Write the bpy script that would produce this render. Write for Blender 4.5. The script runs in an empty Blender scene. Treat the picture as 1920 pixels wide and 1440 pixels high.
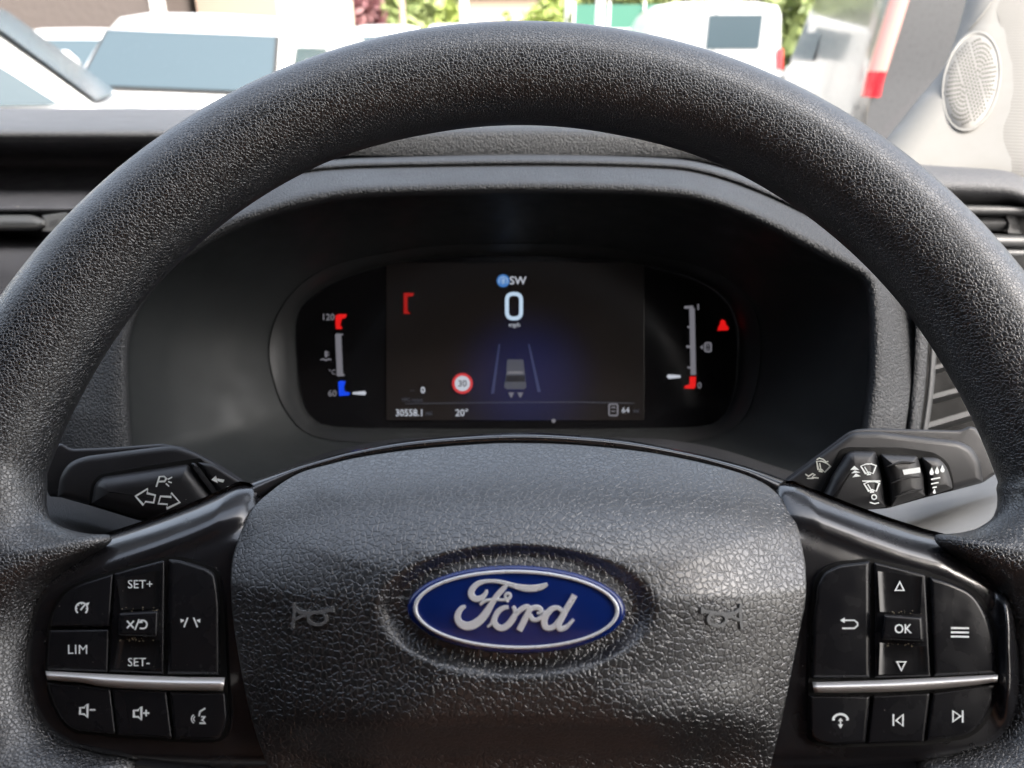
import bpy, bmesh, math, random
import numpy as np
from mathutils import Vector, Matrix

random.seed(7)
RNG = np.random.default_rng(7)
R = math.radians
SC = bpy.context.scene
COL = SC.collection

# ------------------------------------------------------------------ camera
F = 1371.0                       # focal length in pixels of a 1920 x 1440 frame
PITCH = R(24.0)
EYE = np.array((0.0, 0.0, 1.50))
RIGHT = np.array((1.0, 0.0, 0.0))
UP = np.array((0.0, math.sin(PITCH), math.cos(PITCH)))
BACK = np.array((0.0, -math.cos(PITCH), math.sin(PITCH)))
cam_d = bpy.data.cameras.new('camera')
cam = bpy.data.objects.new('camera', cam_d)
COL.objects.link(cam)
cam.location = EYE
cam.rotation_euler = (math.pi / 2 - PITCH, 0, 0)
cam_d.sensor_width = 36.0
cam_d.lens = 36.0 * F / 1920.0
cam_d.clip_start = 0.01
cam_d.clip_end = 300.0
cam_d.dof.use_dof = True
cam_d.dof.focus_distance = 0.266
cam_d.dof.aperture_fstop = 13.5
SC.camera = cam

# ------------------------------------------------------------------ light
SUN_DIR = Vector((0.48, -0.50, 0.72)).normalized()      # towards the sun: behind the cab
world = bpy.data.worlds.new('World')
SC.world = world
world.use_nodes = True
wn = world.node_tree
sky = wn.nodes.new('ShaderNodeTexSky')
sky.sky_type = 'NISHITA'
sky.sun_disc = False
sky.sun_elevation = math.asin(SUN_DIR.z)
sky.sun_rotation = math.atan2(SUN_DIR.x, SUN_DIR.y)
sky.air_density = 1.0
sky.dust_density = 6.5
sky.ozone_density = 0.8
wn.nodes['Background'].inputs['Strength'].default_value = 0.15
hs_ = wn.nodes.new('ShaderNodeHueSaturation')          # thin haze: the sky is paler than a clear one
hs_.inputs['Saturation'].default_value = 0.55
wn.links.new(sky.outputs[0], hs_.inputs['Color'])
wn.links.new(hs_.outputs[0], wn.nodes['Background'].inputs['Color'])
sun_d = bpy.data.lights.new('sun', 'SUN')
sun_d.energy = 0.5
sun_d.angle = R(12)
sun_d.color = (1.0, 0.95, 0.87)
sun = bpy.data.objects.new('sun', sun_d)
COL.objects.link(sun)
sun.rotation_euler = (-SUN_DIR).to_track_quat('-Z', 'Y').to_euler()
sun.location = (0, 0, 20)
SC.view_settings.view_transform = 'Standard'
SC.view_settings.look = 'None'
SC.view_settings.gamma = 1.0
SC.view_settings.exposure = 2.35
SC.cycles.use_denoising = True
SC.cycles.max_bounces = 6
SC.cycles.diffuse_bounces = 3
SC.cycles.glossy_bounces = 3
SC.cycles.transparent_max_bounces = 8
SC.cycles.sample_clamp_indirect = 4.0

# ------------------------------------------------------------------ pixels to points
def ray(px, py):
    return (px - 960.0) / F * RIGHT - (py - 720.0) / F * UP - BACK      # unit depth along the axis

def cp(px, py, z):
    """point seen at a pixel of the photograph, z metres in front of the lens (along the axis)"""
    return EYE + ray(px, py) * z

def yp(px, py, y):
    """point seen at a pixel, y metres ahead"""
    d = ray(px, py)
    return EYE + d * (y / d[1])

# steering wheel frame (fitted to the rim)
TILT = 0.2092
WN = math.sin(TILT) * UP + math.cos(TILT) * BACK          # towards the driver
WY = math.cos(TILT) * UP - math.sin(TILT) * BACK          # up the wheel
WX = RIGHT
WC = EYE + 0.0030 * RIGHT - 0.0597 * UP - 0.2246 * BACK
RR, RT = 0.174, 0.0171                                    # rim radius, tube radius

def W(x, y, n=0.0):
    return WC + x * WX + y * WY + n * WN

def wp(px, py, n=0.0):
    """pixel -> (x, y) on the wheel plane raised by n"""
    d = ray(px, py)
    o = WC + n * WN
    t = np.dot(o - EYE, WN) / np.dot(d, WN)
    h = EYE + d * t - o
    return np.array((np.dot(h, WX), np.dot(h, WY)))

def frame(o, x, y):
    z = np.cross(x, y)
    m = Matrix.Identity(4)
    for i, v in enumerate((x, y, z, o)):
        for j in range(3):
            m[j][i] = float(v[j])
    return m

# ------------------------------------------------------------------ materials
def new_mat(name):
    m = bpy.data.materials.new(name)
    m.use_nodes = True
    return m, m.node_tree, m.node_tree.nodes['Principled BSDF']

def setp(b, base=None, rough=None, metal=None, spec=None, coat=None, coat_rough=None):
    if base is not None: b.inputs['Base Color'].default_value = (*base, 1)
    if rough is not None: b.inputs['Roughness'].default_value = rough
    if metal is not None: b.inputs['Metallic'].default_value = metal
    if spec is not None: b.inputs['Specular IOR Level'].default_value = spec
    if coat is not None: b.inputs['Coat Weight'].default_value = coat
    if coat_rough is not None: b.inputs['Coat Roughness'].default_value = coat_rough

def node(t, kind, **kw):
    n = t.nodes.new(kind)
    for k, v in kw.items():
        if k in n.inputs: n.inputs[k].default_value = v
        else: setattr(n, k, v)
    return n

def grain(name, base, rough, scale, depth, edge=0.2, fine=0.25, spec=0.5, stretch=(1, 1, 1), vary=0.25, warp=0.35, coat=0.0, crease=False):
    """moulded leather grain: pebbles split by creases (or a net of ridges)"""
    m, t, b = new_mat(name)
    setp(b, base, rough, spec=spec)
    if coat: setp(b, coat=coat, coat_rough=0.28); b.inputs['IOR'].default_value = 1.6
    L = t.links
    tc = node(t, 'ShaderNodeTexCoord')
    mp = node(t, 'ShaderNodeMapping'); mp.inputs['Scale'].default_value = [scale * s for s in stretch]
    L.new(tc.outputs['Object'], mp.inputs['Vector'])
    no = node(t, 'ShaderNodeTexNoise', Scale=1.1, Detail=2.0)
    L.new(mp.outputs[0], no.inputs['Vector'])
    mix = node(t, 'ShaderNodeMix', data_type='VECTOR'); 
    add = node(t, 'ShaderNodeVectorMath', operation='MULTIPLY_ADD')
    sub = node(t, 'ShaderNodeVectorMath', operation='SUBTRACT'); sub.inputs[1].default_value = (0.5, 0.5, 0.5)
    L.new(no.outputs['Color'], sub.inputs[0])
    L.new(sub.outputs[0], add.inputs[0]); add.inputs[1].default_value = (warp * 2,) * 3
    L.new(mp.outputs[0], add.inputs[2])
    t.nodes.remove(mix)
    vo = node(t, 'ShaderNodeTexVoronoi', feature='DISTANCE_TO_EDGE' if crease else 'F1', Scale=1.0, Randomness=0.9)
    L.new(add.outputs[0], vo.inputs['Vector'])
    mr = node(t, 'ShaderNodeMapRange', interpolation_type='SMOOTHSTEP')
    if crease: mr.inputs['From Max'].default_value = edge
    else:
        mr.inputs['From Min'].default_value = edge; mr.inputs['From Max'].default_value = 0.85
        mr.inputs['To Min'].default_value = 1.0; mr.inputs['To Max'].default_value = 0.0
    L.new(vo.outputs['Distance'], mr.inputs['Value'])
    fn = node(t, 'ShaderNodeTexNoise', Scale=2.6, Detail=2.0)
    L.new(mp.outputs[0], fn.inputs['Vector'])
    s2 = node(t, 'ShaderNodeMath', operation='MULTIPLY_ADD'); s2.inputs[1].default_value = fine
    L.new(fn.outputs[0], s2.inputs[0]); L.new(mr.outputs[0], s2.inputs[2])
    bu = node(t, 'ShaderNodeBump', Strength=1.0, Distance=depth)
    L.new(s2.outputs[0], bu.inputs['Height'])
    L.new(bu.outputs[0], b.inputs['Normal'])
    # wear: slow change of gloss
    wv = node(t, 'ShaderNodeTexNoise', Scale=45.0, Detail=3.0)
    L.new(tc.outputs['Object'], wv.inputs['Vector'])
    wr = node(t, 'ShaderNodeMapRange'); wr.inputs['To Min'].default_value = rough * (1 - vary); wr.inputs['To Max'].default_value = rough * (1 + vary)
    L.new(wv.outputs[0], wr.inputs['Value']); L.new(wr.outputs[0], b.inputs['Roughness'])
    return m

def plain(name, base, rough, metal=0.0, spec=0.5, bump=None, coat=0.0, mottled=0.0, speck=0.0, smudge=1.0):
    """smooth plastic / paint with faint unevenness and optional dust specks"""
    m, t, b = new_mat(name)
    setp(b, base, rough, metal, spec, coat, 0.08)
    L = t.links
    tc = node(t, 'ShaderNodeTexCoord')
    if bump:
        no = node(t, 'ShaderNodeTexNoise', Scale=bump[0], Detail=2.0)
        L.new(tc.outputs['Object'], no.inputs['Vector'])
        bu = node(t, 'ShaderNodeBump', Strength=1.0, Distance=bump[1])
        L.new(no.outputs[0], bu.inputs['Height']); L.new(bu.outputs[0], b.inputs['Normal'])
    n2 = node(t, 'ShaderNodeTexNoise', Scale=60.0 if not mottled else mottled, Detail=4.0)
    L.new(tc.outputs['Object'], n2.inputs['Vector'])
    mr = node(t, 'ShaderNodeMapRange'); mr.inputs['From Min'].default_value = 0.3; mr.inputs['From Max'].default_value = 0.7
    mr.inputs['To Min'].default_value = max(0.02, rough * (1 - 0.2 * smudge)); mr.inputs['To Max'].default_value = min(1, rough * (1 + 0.25 * smudge))
    L.new(n2.outputs[0], mr.inputs['Value']); L.new(mr.outputs[0], b.inputs['Roughness'])
    if speck:
        vo = node(t, 'ShaderNodeTexVoronoi', Scale=speck, Randomness=1.0)
        L.new(tc.outputs['Object'], vo.inputs['Vector'])
        n3 = node(t, 'ShaderNodeTexNoise', Scale=speck * 0.23, Detail=1.0)
        L.new(tc.outputs['Object'], n3.inputs['Vector'])
        th = node(t, 'ShaderNodeMapRange'); th.inputs['From Min'].default_value = 0.55; th.inputs['From Max'].default_value = 0.8
        th.inputs['To Min'].default_value = 0.0; th.inputs['To Max'].default_value = 0.13
        L.new(n3.outputs[0], th.inputs['Value'])
        lt = node(t, 'ShaderNodeMath', operation='LESS_THAN')
        L.new(vo.outputs['Distance'], lt.inputs[0]); L.new(th.outputs[0], lt.inputs[1])
        mx = node(t, 'ShaderNodeMix', data_type='RGBA')
        mx.inputs[6].default_value = (*base, 1); mx.inputs[7].default_value = (0.32, 0.30, 0.27, 1)
        L.new(lt.outputs[0], mx.inputs[0]); L.new(mx.outputs[2], b.inputs['Base Color'])
    return m

def glow(name, col, strength):
    m, t, b = new_mat(name)
    setp(b, (0.01, 0.01, 0.01), 0.4)
    b.inputs['Emission Color'].default_value = (*col, 1)
    b.inputs['Emission Strength'].default_value = strength
    return m

M = {}
M['rim'] = grain('rim_leather', (0.0068, 0.0072, 0.0081), 0.36, 900, 0.00014, edge=0.22, fine=0.30, spec=1.0, vary=0.38, coat=0.2, crease=True, warp=0.4)
M['pad'] = grain('pad_leather', (0.0095, 0.010, 0.011), 0.36, 560, 0.00015, edge=0.18, fine=0.25, spec=1.0, vary=0.35, coat=0.42, crease=True, warp=0.45)
M['satin'] = plain('satin_black', (0.010, 0.010, 0.012), 0.24, spec=1.0, bump=(1500, 0.00002), speck=420, coat=0.4)
M['gloss'] = plain('piano_black', (0.010, 0.010, 0.011), 0.16, spec=0.5, speck=420, mottled=140, smudge=2.5)
M['button'] = plain('button_black', (0.009, 0.009, 0.0105), 0.24, spec=0.32, speck=330, mottled=110, smudge=1.6)
M['gap'] = plain('gap_black', (0.004, 0.004, 0.004), 0.7, spec=0.2)
M['chrome'] = plain('satin_chrome', (0.80, 0.78, 0.76), 0.30, metal=0.55, bump=(200, 0.00004))
M['silver'] = plain('badge_silver', (0.80, 0.81, 0.82), 0.28, metal=0.30)
M['blue'] = plain('badge_blue', (0.003, 0.017, 0.130), 0.22, spec=0.55, coat=0.6, speck=260)
M['icon'] = plain('icon_white', (0.78, 0.82, 0.82), 0.5)
M['icon_dim'] = plain('icon_offwhite', (0.6, 0.62, 0.57), 0.55)
M['horn'] = plain('horn_mark', (0.15, 0.154, 0.154), 0.55, spec=0.5)
M['dash'] = grain('dash_grain', (0.075, 0.077, 0.082), 0.55, 900, 0.00030, edge=0.2, fine=0.3, spec=0.5)
M['hood'] = grain('hood_grain', (0.033, 0.035, 0.038), 0.50, 900, 0.00042, edge=0.2, fine=0.3, spec=0.5)
M['dashdark'] = plain('dash_dark', (0.060, 0.061, 0.070), 0.55, bump=(900, 0.00008), speck=160)
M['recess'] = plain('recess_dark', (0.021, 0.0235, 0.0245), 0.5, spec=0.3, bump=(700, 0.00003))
M['stalk'] = plain('stalk_black', (0.018, 0.018, 0.020), 0.42, spec=0.45, bump=(2600, 0.00003), speck=260)
M['stalkring'] = plain('stalk_grip', (0.028, 0.028, 0.029), 0.42, spec=0.45)
M['knee_sunlit'] = plain('knee_panel_sunlit', (0.27, 0.272, 0.27), 0.65, bump=(2500, 0.0001))  # right part of the shroud: sunlight painted in as a paler grey
M['shroud'] = grain('shroud_grain', (0.016, 0.016, 0.017), 0.6, 1300, 0.00018, edge=0.2, fine=0.3)
M['cream'] = plain('pillar_cream', (0.185, 0.181, 0.168), 0.6, bump=(600, 0.00005))
M['vent'] = plain('vent_grey', (0.058, 0.060, 0.062), 0.5, bump=(1500, 0.00003))
M['bezel'] = plain('bezel_grey', (0.019, 0.0205, 0.0215), 0.45, spec=0.4)
M['lens'] = plain('cluster_lens', (0.006, 0.006, 0.007), 0.12, spec=0.35)
M['screen'] = plain('display_glass', (0.016, 0.014, 0.014), 0.20, spec=0.5)
# the display's own navy glow round the car symbol
t_ = M['screen'].node_tree; b_ = t_.nodes['Principled BSDF']
tc_ = node(t_, 'ShaderNodeTexCoord'); vm_ = node(t_, 'ShaderNodeVectorMath', operation='DISTANCE')
t_.links.new(tc_.outputs['Object'], vm_.inputs[0]); SCREEN_GLOW = vm_
mr_ = node(t_, 'ShaderNodeMapRange', interpolation_type='SMOOTHERSTEP'); mr_.inputs['From Max'].default_value = 0.062; mr_.inputs['To Min'].default_value = 1.0; mr_.inputs['To Max'].default_value = 0.0
t_.links.new(vm_.outputs['Value'], mr_.inputs['Value'])
ms_ = node(t_, 'ShaderNodeMath', operation='MULTIPLY'); ms_.inputs[1].default_value = 0.0085
t_.links.new(mr_.outputs[0], ms_.inputs[0]); t_.links.new(ms_.outputs[0], b_.inputs['Emission Strength'])
b_.inputs['Emission Color'].default_value = (0.02, 0.12, 1.0, 1)

# ------------------------------------------------------------------ mesh helpers
def link(o):
    COL.objects.link(o)
    return o

def thing(name, label, cat, mat4, group=None, kind=None):
    o = bpy.data.objects.new(name, None)
    o.empty_display_size = 0.02
    link(o)
    o.matrix_world = mat4
    if label: o['label'] = label
    if cat: o['category'] = cat
    if group: o['group'] = group
    if kind: o['kind'] = kind
    return o

def at_pt(p):
    return Matrix.Translation(Vector([float(c) for c in p]))

ROOT_M = {}
def root_matrix(o):
    """world matrix of the frame that a part's vertices are written in"""
    return ROOT_M[o.name]

class MB:
    def __init__(s): s.v = []; s.f = []; s.sm = []
    def add(s, verts, faces, smooth=True):
        b = len(s.v)
        s.v += [tuple(float(c) for c in p) for p in verts]
        s.f += [tuple(i + b for i in f) for f in faces]
        s.sm += [smooth] * len(faces)
        return s
    def grid(s, rows, closed_u=False, closed_v=False, smooth=True):
        nu, nv = len(rows), len(rows[0])
        vs = [p for r in rows for p in r]
        fs = []
        for i in range(nu if closed_u else nu - 1):
            for j in range(nv if closed_v else nv - 1):
                a, b = i, (i + 1) % nu
                c, d = j, (j + 1) % nv
                fs.append((a * nv + c, a * nv + d, b * nv + d, b * nv + c))
        return s.add(vs, fs, smooth)
    def fan(s, ring, centre=None, smooth=True):
        c = np.mean(np.array(ring), axis=0) if centre is None else centre
        n = len(ring)
        return s.add(list(ring) + [c], [(i, (i + 1) % n, n) for i in range(n)], smooth)
    def box(s, lo, hi, smooth=False):
        (a, b, c), (d, e, f) = lo, hi
        v = [(a,b,c),(d,b,c),(d,e,c),(a,e,c),(a,b,f),(d,b,f),(d,e,f),(a,e,f)]
        return s.add(v, [(0,3,2,1),(4,5,6,7),(0,1,5,4),(1,2,6,5),(2,3,7,6),(3,0,4,7)], smooth)
    def build(s, name, mat, parent=None, local=False, sharp=None, weld=True):
        me = bpy.data.meshes.new(name)
        vs = s.v
        if parent is not None and not local:
            inv = ROOT_M[parent.name].inverted()
            vs = [tuple(inv @ Vector(p)) for p in vs]
        me.from_pydata(vs, [], s.f)
        me.polygons.foreach_set('use_smooth', s.sm)
        bm = bmesh.new(); bm.from_mesh(me)
        if weld: bmesh.ops.remove_doubles(bm, verts=bm.verts, dist=1e-6)
        bmesh.ops.recalc_face_normals(bm, faces=bm.faces)
        bm.to_mesh(me); bm.free()
        if sharp is not None:
            me.set_sharp_from_angle(angle=R(sharp))
        me.materials.append(mat)
        o = bpy.data.objects.new(name, me)
        link(o)
        if parent is not None:
            o.parent = parent
            ROOT_M[o.name] = ROOT_M[parent.name]
        else:
            ROOT_M[o.name] = Matrix.Identity(4)
        return o

def mk_thing(name, label, cat, m4, group=None, kind=None):
    o = thing(name, label, cat, m4, group, kind)
    ROOT_M[o.name] = m4
    return o

def tag(o, label=None, cat=None, group=None, kind=None):
    if label: o['label'] = label
    if cat: o['category'] = cat
    if group: o['group'] = group
    if kind: o['kind'] = kind
    return o

def spline(pts, n=8, closed=False):
    """Catmull-Rom through the points (any dimension)"""
    P = [np.array(p, float) for p in pts]
    N = len(P); out = []
    for i in range(N if closed else N - 1):
        if closed:
            a, b, c, d = P[(i - 1) % N], P[i], P[(i + 1) % N], P[(i + 2) % N]
        else:
            b, c = P[i], P[i + 1]
            a = P[i - 1] if i else 2 * b - c
            d = P[i + 2] if i + 2 < N else 2 * c - b
        for k in range(n):
            t = k / n
            out.append(0.5 * ((2 * b) + (-a + c) * t + (2*a - 5*b + 4*c - d) * t*t + (-a + 3*b - 3*c + d) * t**3))
    if not closed: out.append(P[-1])
    return out

def resample(pts, n, closed=False):
    P = np.array(pts, float)
    if closed: P = np.vstack([P, P[:1]])
    seg = np.linalg.norm(np.diff(P, axis=0), axis=1)
    s = np.concatenate([[0], np.cumsum(seg)])
    q = np.linspace(0, s[-1], n + 1)[:-1] if closed else np.linspace(0, s[-1], n)
    return np.stack([np.interp(q, s, P[:, k]) for k in range(P.shape[1])], axis=1)

def round_poly(pts, r, n=4):
    """round the corners of a pixel polygon with radius about r (list or number)"""
    P = [np.array(p[:2], float) for p in pts]; N = len(P); out = []
    for i in range(N):
        a, b, c = P[i - 1], P[i], P[(i + 1) % N]
        rr = pts[i][2] if len(pts[i]) > 2 else r
        la, lc = np.linalg.norm(a - b), np.linalg.norm(c - b)
        k = min(rr, la * 0.45, lc * 0.45)
        p0, p1 = b + (a - b) / la * k, b + (c - b) / lc * k
        if k < 0.3: out.append(b); continue
        for j in range(n + 1):
            t = j / n
            out.append((1-t)**2 * p0 + 2*t*(1-t) * b + t*t * p1)
    return out

def inset(poly, d):
    """move a closed outline inwards by d (same units)"""
    P = np.array(poly, float); N = len(P)
    area = 0.5 * np.sum(P[:, 0] * np.roll(P[:, 1], -1) - np.roll(P[:, 0], -1) * P[:, 1])
    sg = 1.0 if area > 0 else -1.0
    e = np.roll(P, -1, axis=0) - P
    L = np.linalg.norm(e, axis=1, keepdims=True); L[L < 1e-9] = 1e-9
    e = e / L
    nrm = np.stack([-e[:, 1], e[:, 0]], axis=1) * sg
    a = np.roll(nrm, 1, axis=0) + nrm
    l2 = np.sum(a * a, axis=1, keepdims=True); l2[l2 < 0.5] = 0.5
    return P + a / l2 * 2 * d

def inset_round(poly, r, d, n=4):
    """corner-rounded outline moved inwards by d: the raw polygon is inset first, so short arcs never fold"""
    Q = inset([q[:2] for q in poly], d) if d else np.array([q[:2] for q in poly], float)
    rad = [max(0.8, (q[2] if len(q) > 2 else r) - d * 0.6) for q in poly]
    return np.array(round_poly([(x, y, k) for (x, y), k in zip(Q, rad)], r, n))

def fill_cap(mb, ring, smooth=False):
    """close an outline with an ear-clipped cap (one n-gon)"""
    mb.add(list(ring), [tuple(range(len(ring)))], smooth)

def slab(poly, f3, h0, h1, bevel, steps=3, mb=None, crown=0.0):
    """outline (in its own 2-D units) raised from h0 to h1 with a rounded top edge;
    f3(x, y, h) -> world"""
    mb = mb or MB()
    P = np.array(poly, float)
    rings = [[f3(x, y, h0) for x, y in P]]
    for k in range(steps + 1):
        a = k / steps * math.pi / 2
        Q = inset(P, bevel * (1 - math.cos(a))) if k else P
        rings.append([f3(x, y, h1 - bevel + bevel * math.sin(a)) for x, y in Q])
    mb.grid(rings, closed_v=True)
    fill_cap(mb, rings[-1])
    return mb

def ribbon(pts, w, f3, h0, h1, mb=None, closed=False, caps=True, bev=0.0):
    """stroke of width w (number or list) along a polyline, as a low prism"""
    mb = mb or MB()
    P = np.array([p[:2] for p in pts], float); N = len(P)
    ww = np.full(N, float(w)) if np.isscalar(w) else np.array(w, float)
    if closed:
        t = np.roll(P, -1, axis=0) - np.roll(P, 1, axis=0)
    else:
        t = np.gradient(P, axis=0)
        t[0] = P[1] - P[0]; t[-1] = P[-1] - P[-2]
    # mitre
    nr = np.stack([-t[:, 1], t[:, 0]], axis=1)
    nr /= np.linalg.norm(nr, axis=1, keepdims=True)
    sc = np.ones(N)
    for i in range(N):
        if 0 < i < N - 1 or closed:
            e = P[i] - P[i - 1]; e = e / max(1e-9, np.linalg.norm(e))
            c = abs(np.dot(nr[i], (-e[1], e[0])))
            sc[i] = min(1.6, 1 / max(c, 0.3))
    Lf = P + nr * (ww * sc / 2)[:, None]; Rt = P - nr * (ww * sc / 2)[:, None]
    if bev <= 0:
        rows = [[f3(*Lf[i], h0) for i in range(N)], [f3(*Lf[i], h1) for i in range(N)],
                [f3(*Rt[i], h1) for i in range(N)], [f3(*Rt[i], h0) for i in range(N)]]
        mb.grid(rows, closed_v=closed, smooth=False)
    else:
        Li = P + nr * (np.maximum(ww * sc / 2 - bev, ww * 0.12))[:, None]
        Ri = P - nr * (np.maximum(ww * sc / 2 - bev, ww * 0.12))[:, None]
        rows = [[f3(*Lf[i], h0) for i in range(N)], [f3(*Lf[i], h0 + (h1 - h0) * 0.55) for i in range(N)],
                [f3(*Li[i], h1) for i in range(N)], [f3(*Ri[i], h1) for i in range(N)],
                [f3(*Rt[i], h0 + (h1 - h0) * 0.55) for i in range(N)], [f3(*Rt[i], h0) for i in range(N)]]
        mb.grid(rows, closed_v=closed, smooth=False)
    if not closed and caps:
        for k in (0, N - 1):
            mb.add([r[k] for r in rows], [tuple(range(len(rows)))], False)
    return mb

def flat(poly, f3, h0, h1, mb=None):
    mb = mb or MB()
    P = [tuple(p[:2]) for p in poly]
    a = [f3(x, y, h0) for x, y in P]; b = [f3(x, y, h1) for x, y in P]
    mb.grid([a, b], closed_v=True, smooth=False)
    fill_cap(mb, b)
    return mb

def text_mesh(txt, f3, x, y, size, h0, h1, align='CENTER', spacing=1.0, xs=1.0, slant=0.0, bold=0.0):
    """lettering: built-in font, turned into geometry; (x, y) = baseline anchor in f3 units with y down, size = cap height"""
    cu = bpy.data.curves.new('lettering', 'FONT')
    cu.body = txt; cu.align_x = align; cu.size = 1.0; cu.space_character = spacing
    cu.resolution_u = 3; cu.offset = bold
    o = bpy.data.objects.new('lettering', cu); link(o)
    dg = bpy.context.evaluated_depsgraph_get()
    me = bpy.data.meshes.new_from_object(o.evaluated_get(dg))
    k = size / 0.69
    mb = MB()
    P = [(v.co.x, v.co.y) for v in me.vertices]
    g = lambda p, h: f3(x + (p[0] * xs + slant * p[1]) * k, y - p[1] * k, h)
    nv = len(P)
    top = [g(p, h1) for p in P]
    fs = [tuple(pl.vertices) for pl in me.polygons]
    mb.add(top, fs, False)
    # sides along the border edges
    cnt = {}
    for f in fs:
        for a, b in zip(f, f[1:] + f[:1]):
            cnt[(min(a, b), max(a, b))] = cnt.get((min(a, b), max(a, b)), 0) + 1
    for (a, b), c in cnt.items():
        if c == 1:
            mb.add([g(P[a], h0), g(P[b], h0), g(P[b], h1), g(P[a], h1)], [(0, 1, 2, 3)], False)
    bpy.data.objects.remove(o); bpy.data.curves.remove(cu); bpy.data.meshes.remove(me)
    return mb

def merge(*mbs):
    m = MB()
    for k in mbs:
        b = len(m.v); m.v += k.v; m.f += [tuple(i + b for i in f) for f in k.f]; m.sm += k.sm
    return m

def arc(cx, cy, r, a0, a1, n=12, ry=None):
    ry = r if ry is None else ry
    return [(cx + r * math.cos(R(a0 + (a1 - a0) * i / n)), cy + ry * math.sin(R(a0 + (a1 - a0) * i / n))) for i in range(n + 1)]

# ================================================================== steering wheel
WM = frame(WC, WX, WY)
wheel = mk_thing('steering_wheel', 'black leather-grained steering wheel with a blue oval badge on its centre pad', 'steering wheel', WM)

def wpix(n):
    """2-D pixel -> world on the wheel plane raised by h (n is an extra offset)"""
    def f3(px, py, h):
        x, y = wp(px, py, n + h)
        return W(x, y, n + h)
    return f3

WPX = wpix(0.0)

# ---- rim: a tube that widens into the two spokes
def polar(a, r):
    return np.array((math.cos(a) * r, math.sin(a) * r))

def rin_adj(a):
    """small departures of the grip from a true circle (degrees from the top, either side)"""
    d = abs(math.degrees(a) - 90.0)
    return float(np.interp(d, [0, 12, 26, 38, 55, 66, 75, 90, 180], [0.0003, 0.0003, -0.0013, -0.0008, 0.0, 0.0012, 0.0010, 0, 0]))

def spoke_inner(px_pts, n=0.003):
    return [wp(x, y, n) for x, y in px_pts]

left_in = [(66, 915), (66.5, 930), (70, 950), (78, 968), (94, 982), (126, 995), (160, 1001), (196, 1003),
           (196, 1018), (160, 1040), (125, 1062), (97, 1085), (75, 1112), (60, 1145), (51, 1190), (47, 1245), (52, 1300), (66, 1345), (95, 1382),
           (135, 1402), (185, 1416), (235, 1426), (245, 1448), (215, 1470), (180, 1495), (160, 1525), (160, 1560)]
right_in = [(1893, 915), (1893.5, 928), (1889, 948), (1879, 966), (1862, 980), (1836, 993), (1800, 1000), (1765, 1003),
            (1768, 1020), (1800, 1042), (1830, 1064), (1857, 1088), (1878, 1115), (1894, 1150), (1906, 1195), (1914, 1250), (1913, 1305), (1903, 1350), (1876, 1386),
            (1838, 1406), (1790, 1420), (1740, 1430), (1730, 1452), (1760, 1474), (1795, 1498), (1815, 1528), (1815, 1562)]
stations = []                      # (centre-line angle, inner point)
def add_round(a0, a1, n):
    for i in range(n):
        a = a0 + (a1 - a0) * i / n
        stations.append((a, polar(a, RR - RT - rin_adj(a)), False))
def add_spoke(px_pts, a0, a1):
    pts = spline([wp(x, y, 0.003) for x, y in px_pts], 4)
    n = len(pts)
    for i, p in enumerate(pts):
        stations.append((a0 + (a1 - a0) * i / (n - 1), p, True))
aL0 = math.atan2(*wp(66, 915, 0.003)[::-1]); aL1 = math.atan2(*wp(160, 1560, 0.003)[::-1]) + 2 * math.pi
aR0 = math.atan2(*wp(1893, 915, 0.003)[::-1]); aR1 = math.atan2(*wp(1815, 1562, 0.003)[::-1])
add_round(aR0 + 0.012, aL0 - 0.012, 170)
add_spoke(left_in, aL0, aL1)
add_round(aL1 + 0.02, aR1 + 2 * math.pi - 0.02, 70)
add_spoke(right_in[::-1], aR1 + 2 * math.pi, aR0 + 2 * math.pi)
NP = 40
rows = []
for a, pin, sp in stations:
    c = polar(a, RR); rad = polar(a, 1.0)
    vin = pin - c; wl = np.linalg.norm(vin); din = vin / wl
    row = []
    for k in range(NP):
        ph = 2 * math.pi * k / NP
        u, v = math.cos(ph), math.sin(ph)
        if u >= 0:
            p = c + rad * RT * u; h = RT * v
        else:
            p = c + din * wl * (-u)
            st = min(1.0, max(0.0, (wl - RT) / 0.012))
            prof = (1 - u * u) ** (0.5 + 0.16 * st)
            h = RT * prof * (1 if v >= 0 else -1) * (1.0 if v >= 0 else 1 - 0.35 * st)
        row.append(W(p[0], p[1], h))
    rows.append(row)
MB().grid(rows, closed_u=True, closed_v=True).build('rim', M['rim'], wheel)

# ---- spoke covers (satin black), polar patches with a rolled upper edge
def cover(outline_px, centre_px, n_out, hfun, name, mat, ns=26, nt=200, skirt=0.012):
    out = resample(spline(outline_px, 6, closed=True), nt, closed=True)
    C2 = np.array(centre_px, float)
    mb = MB(); rws = []
    ss = [0.02] + list(np.linspace(0.1, 0.86, ns - 10)) + list(np.linspace(0.89, 1.0, 10))
    for s in ss:
        row = []
        for o in out:
            q = C2 + (o - C2) * s
            h = n_out + hfun(q[0], q[1], s)
            row.append(WPX(q[0], q[1], h))
        rws.append(row)
    last = []
    for o in out:
        x, y = wp(o[0], o[1], n_out + hfun(o[0], o[1], 1.0))
        last.append(W(x, y, n_out - skirt))
    rws.append(last)
    mb.grid(rws, closed_v=True)
    mb.fan(rws[0])
    return mb.build(name, mat, wheel)

def dist_line(x, y, a, b):
    a = np.array(a, float); b = np.array(b, float); d = b - a; L = np.hypot(*d)
    return ((x - a[0]) * d[1] - (y - a[1]) * d[0]) / L * -1.0

def bump1(x, c, w):
    return math.exp(-((x - c) / w) ** 2)

def roll(s, k=0.0045):
    return -k * max(0.0, (s - 0.93) / 0.07) ** 2

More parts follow.
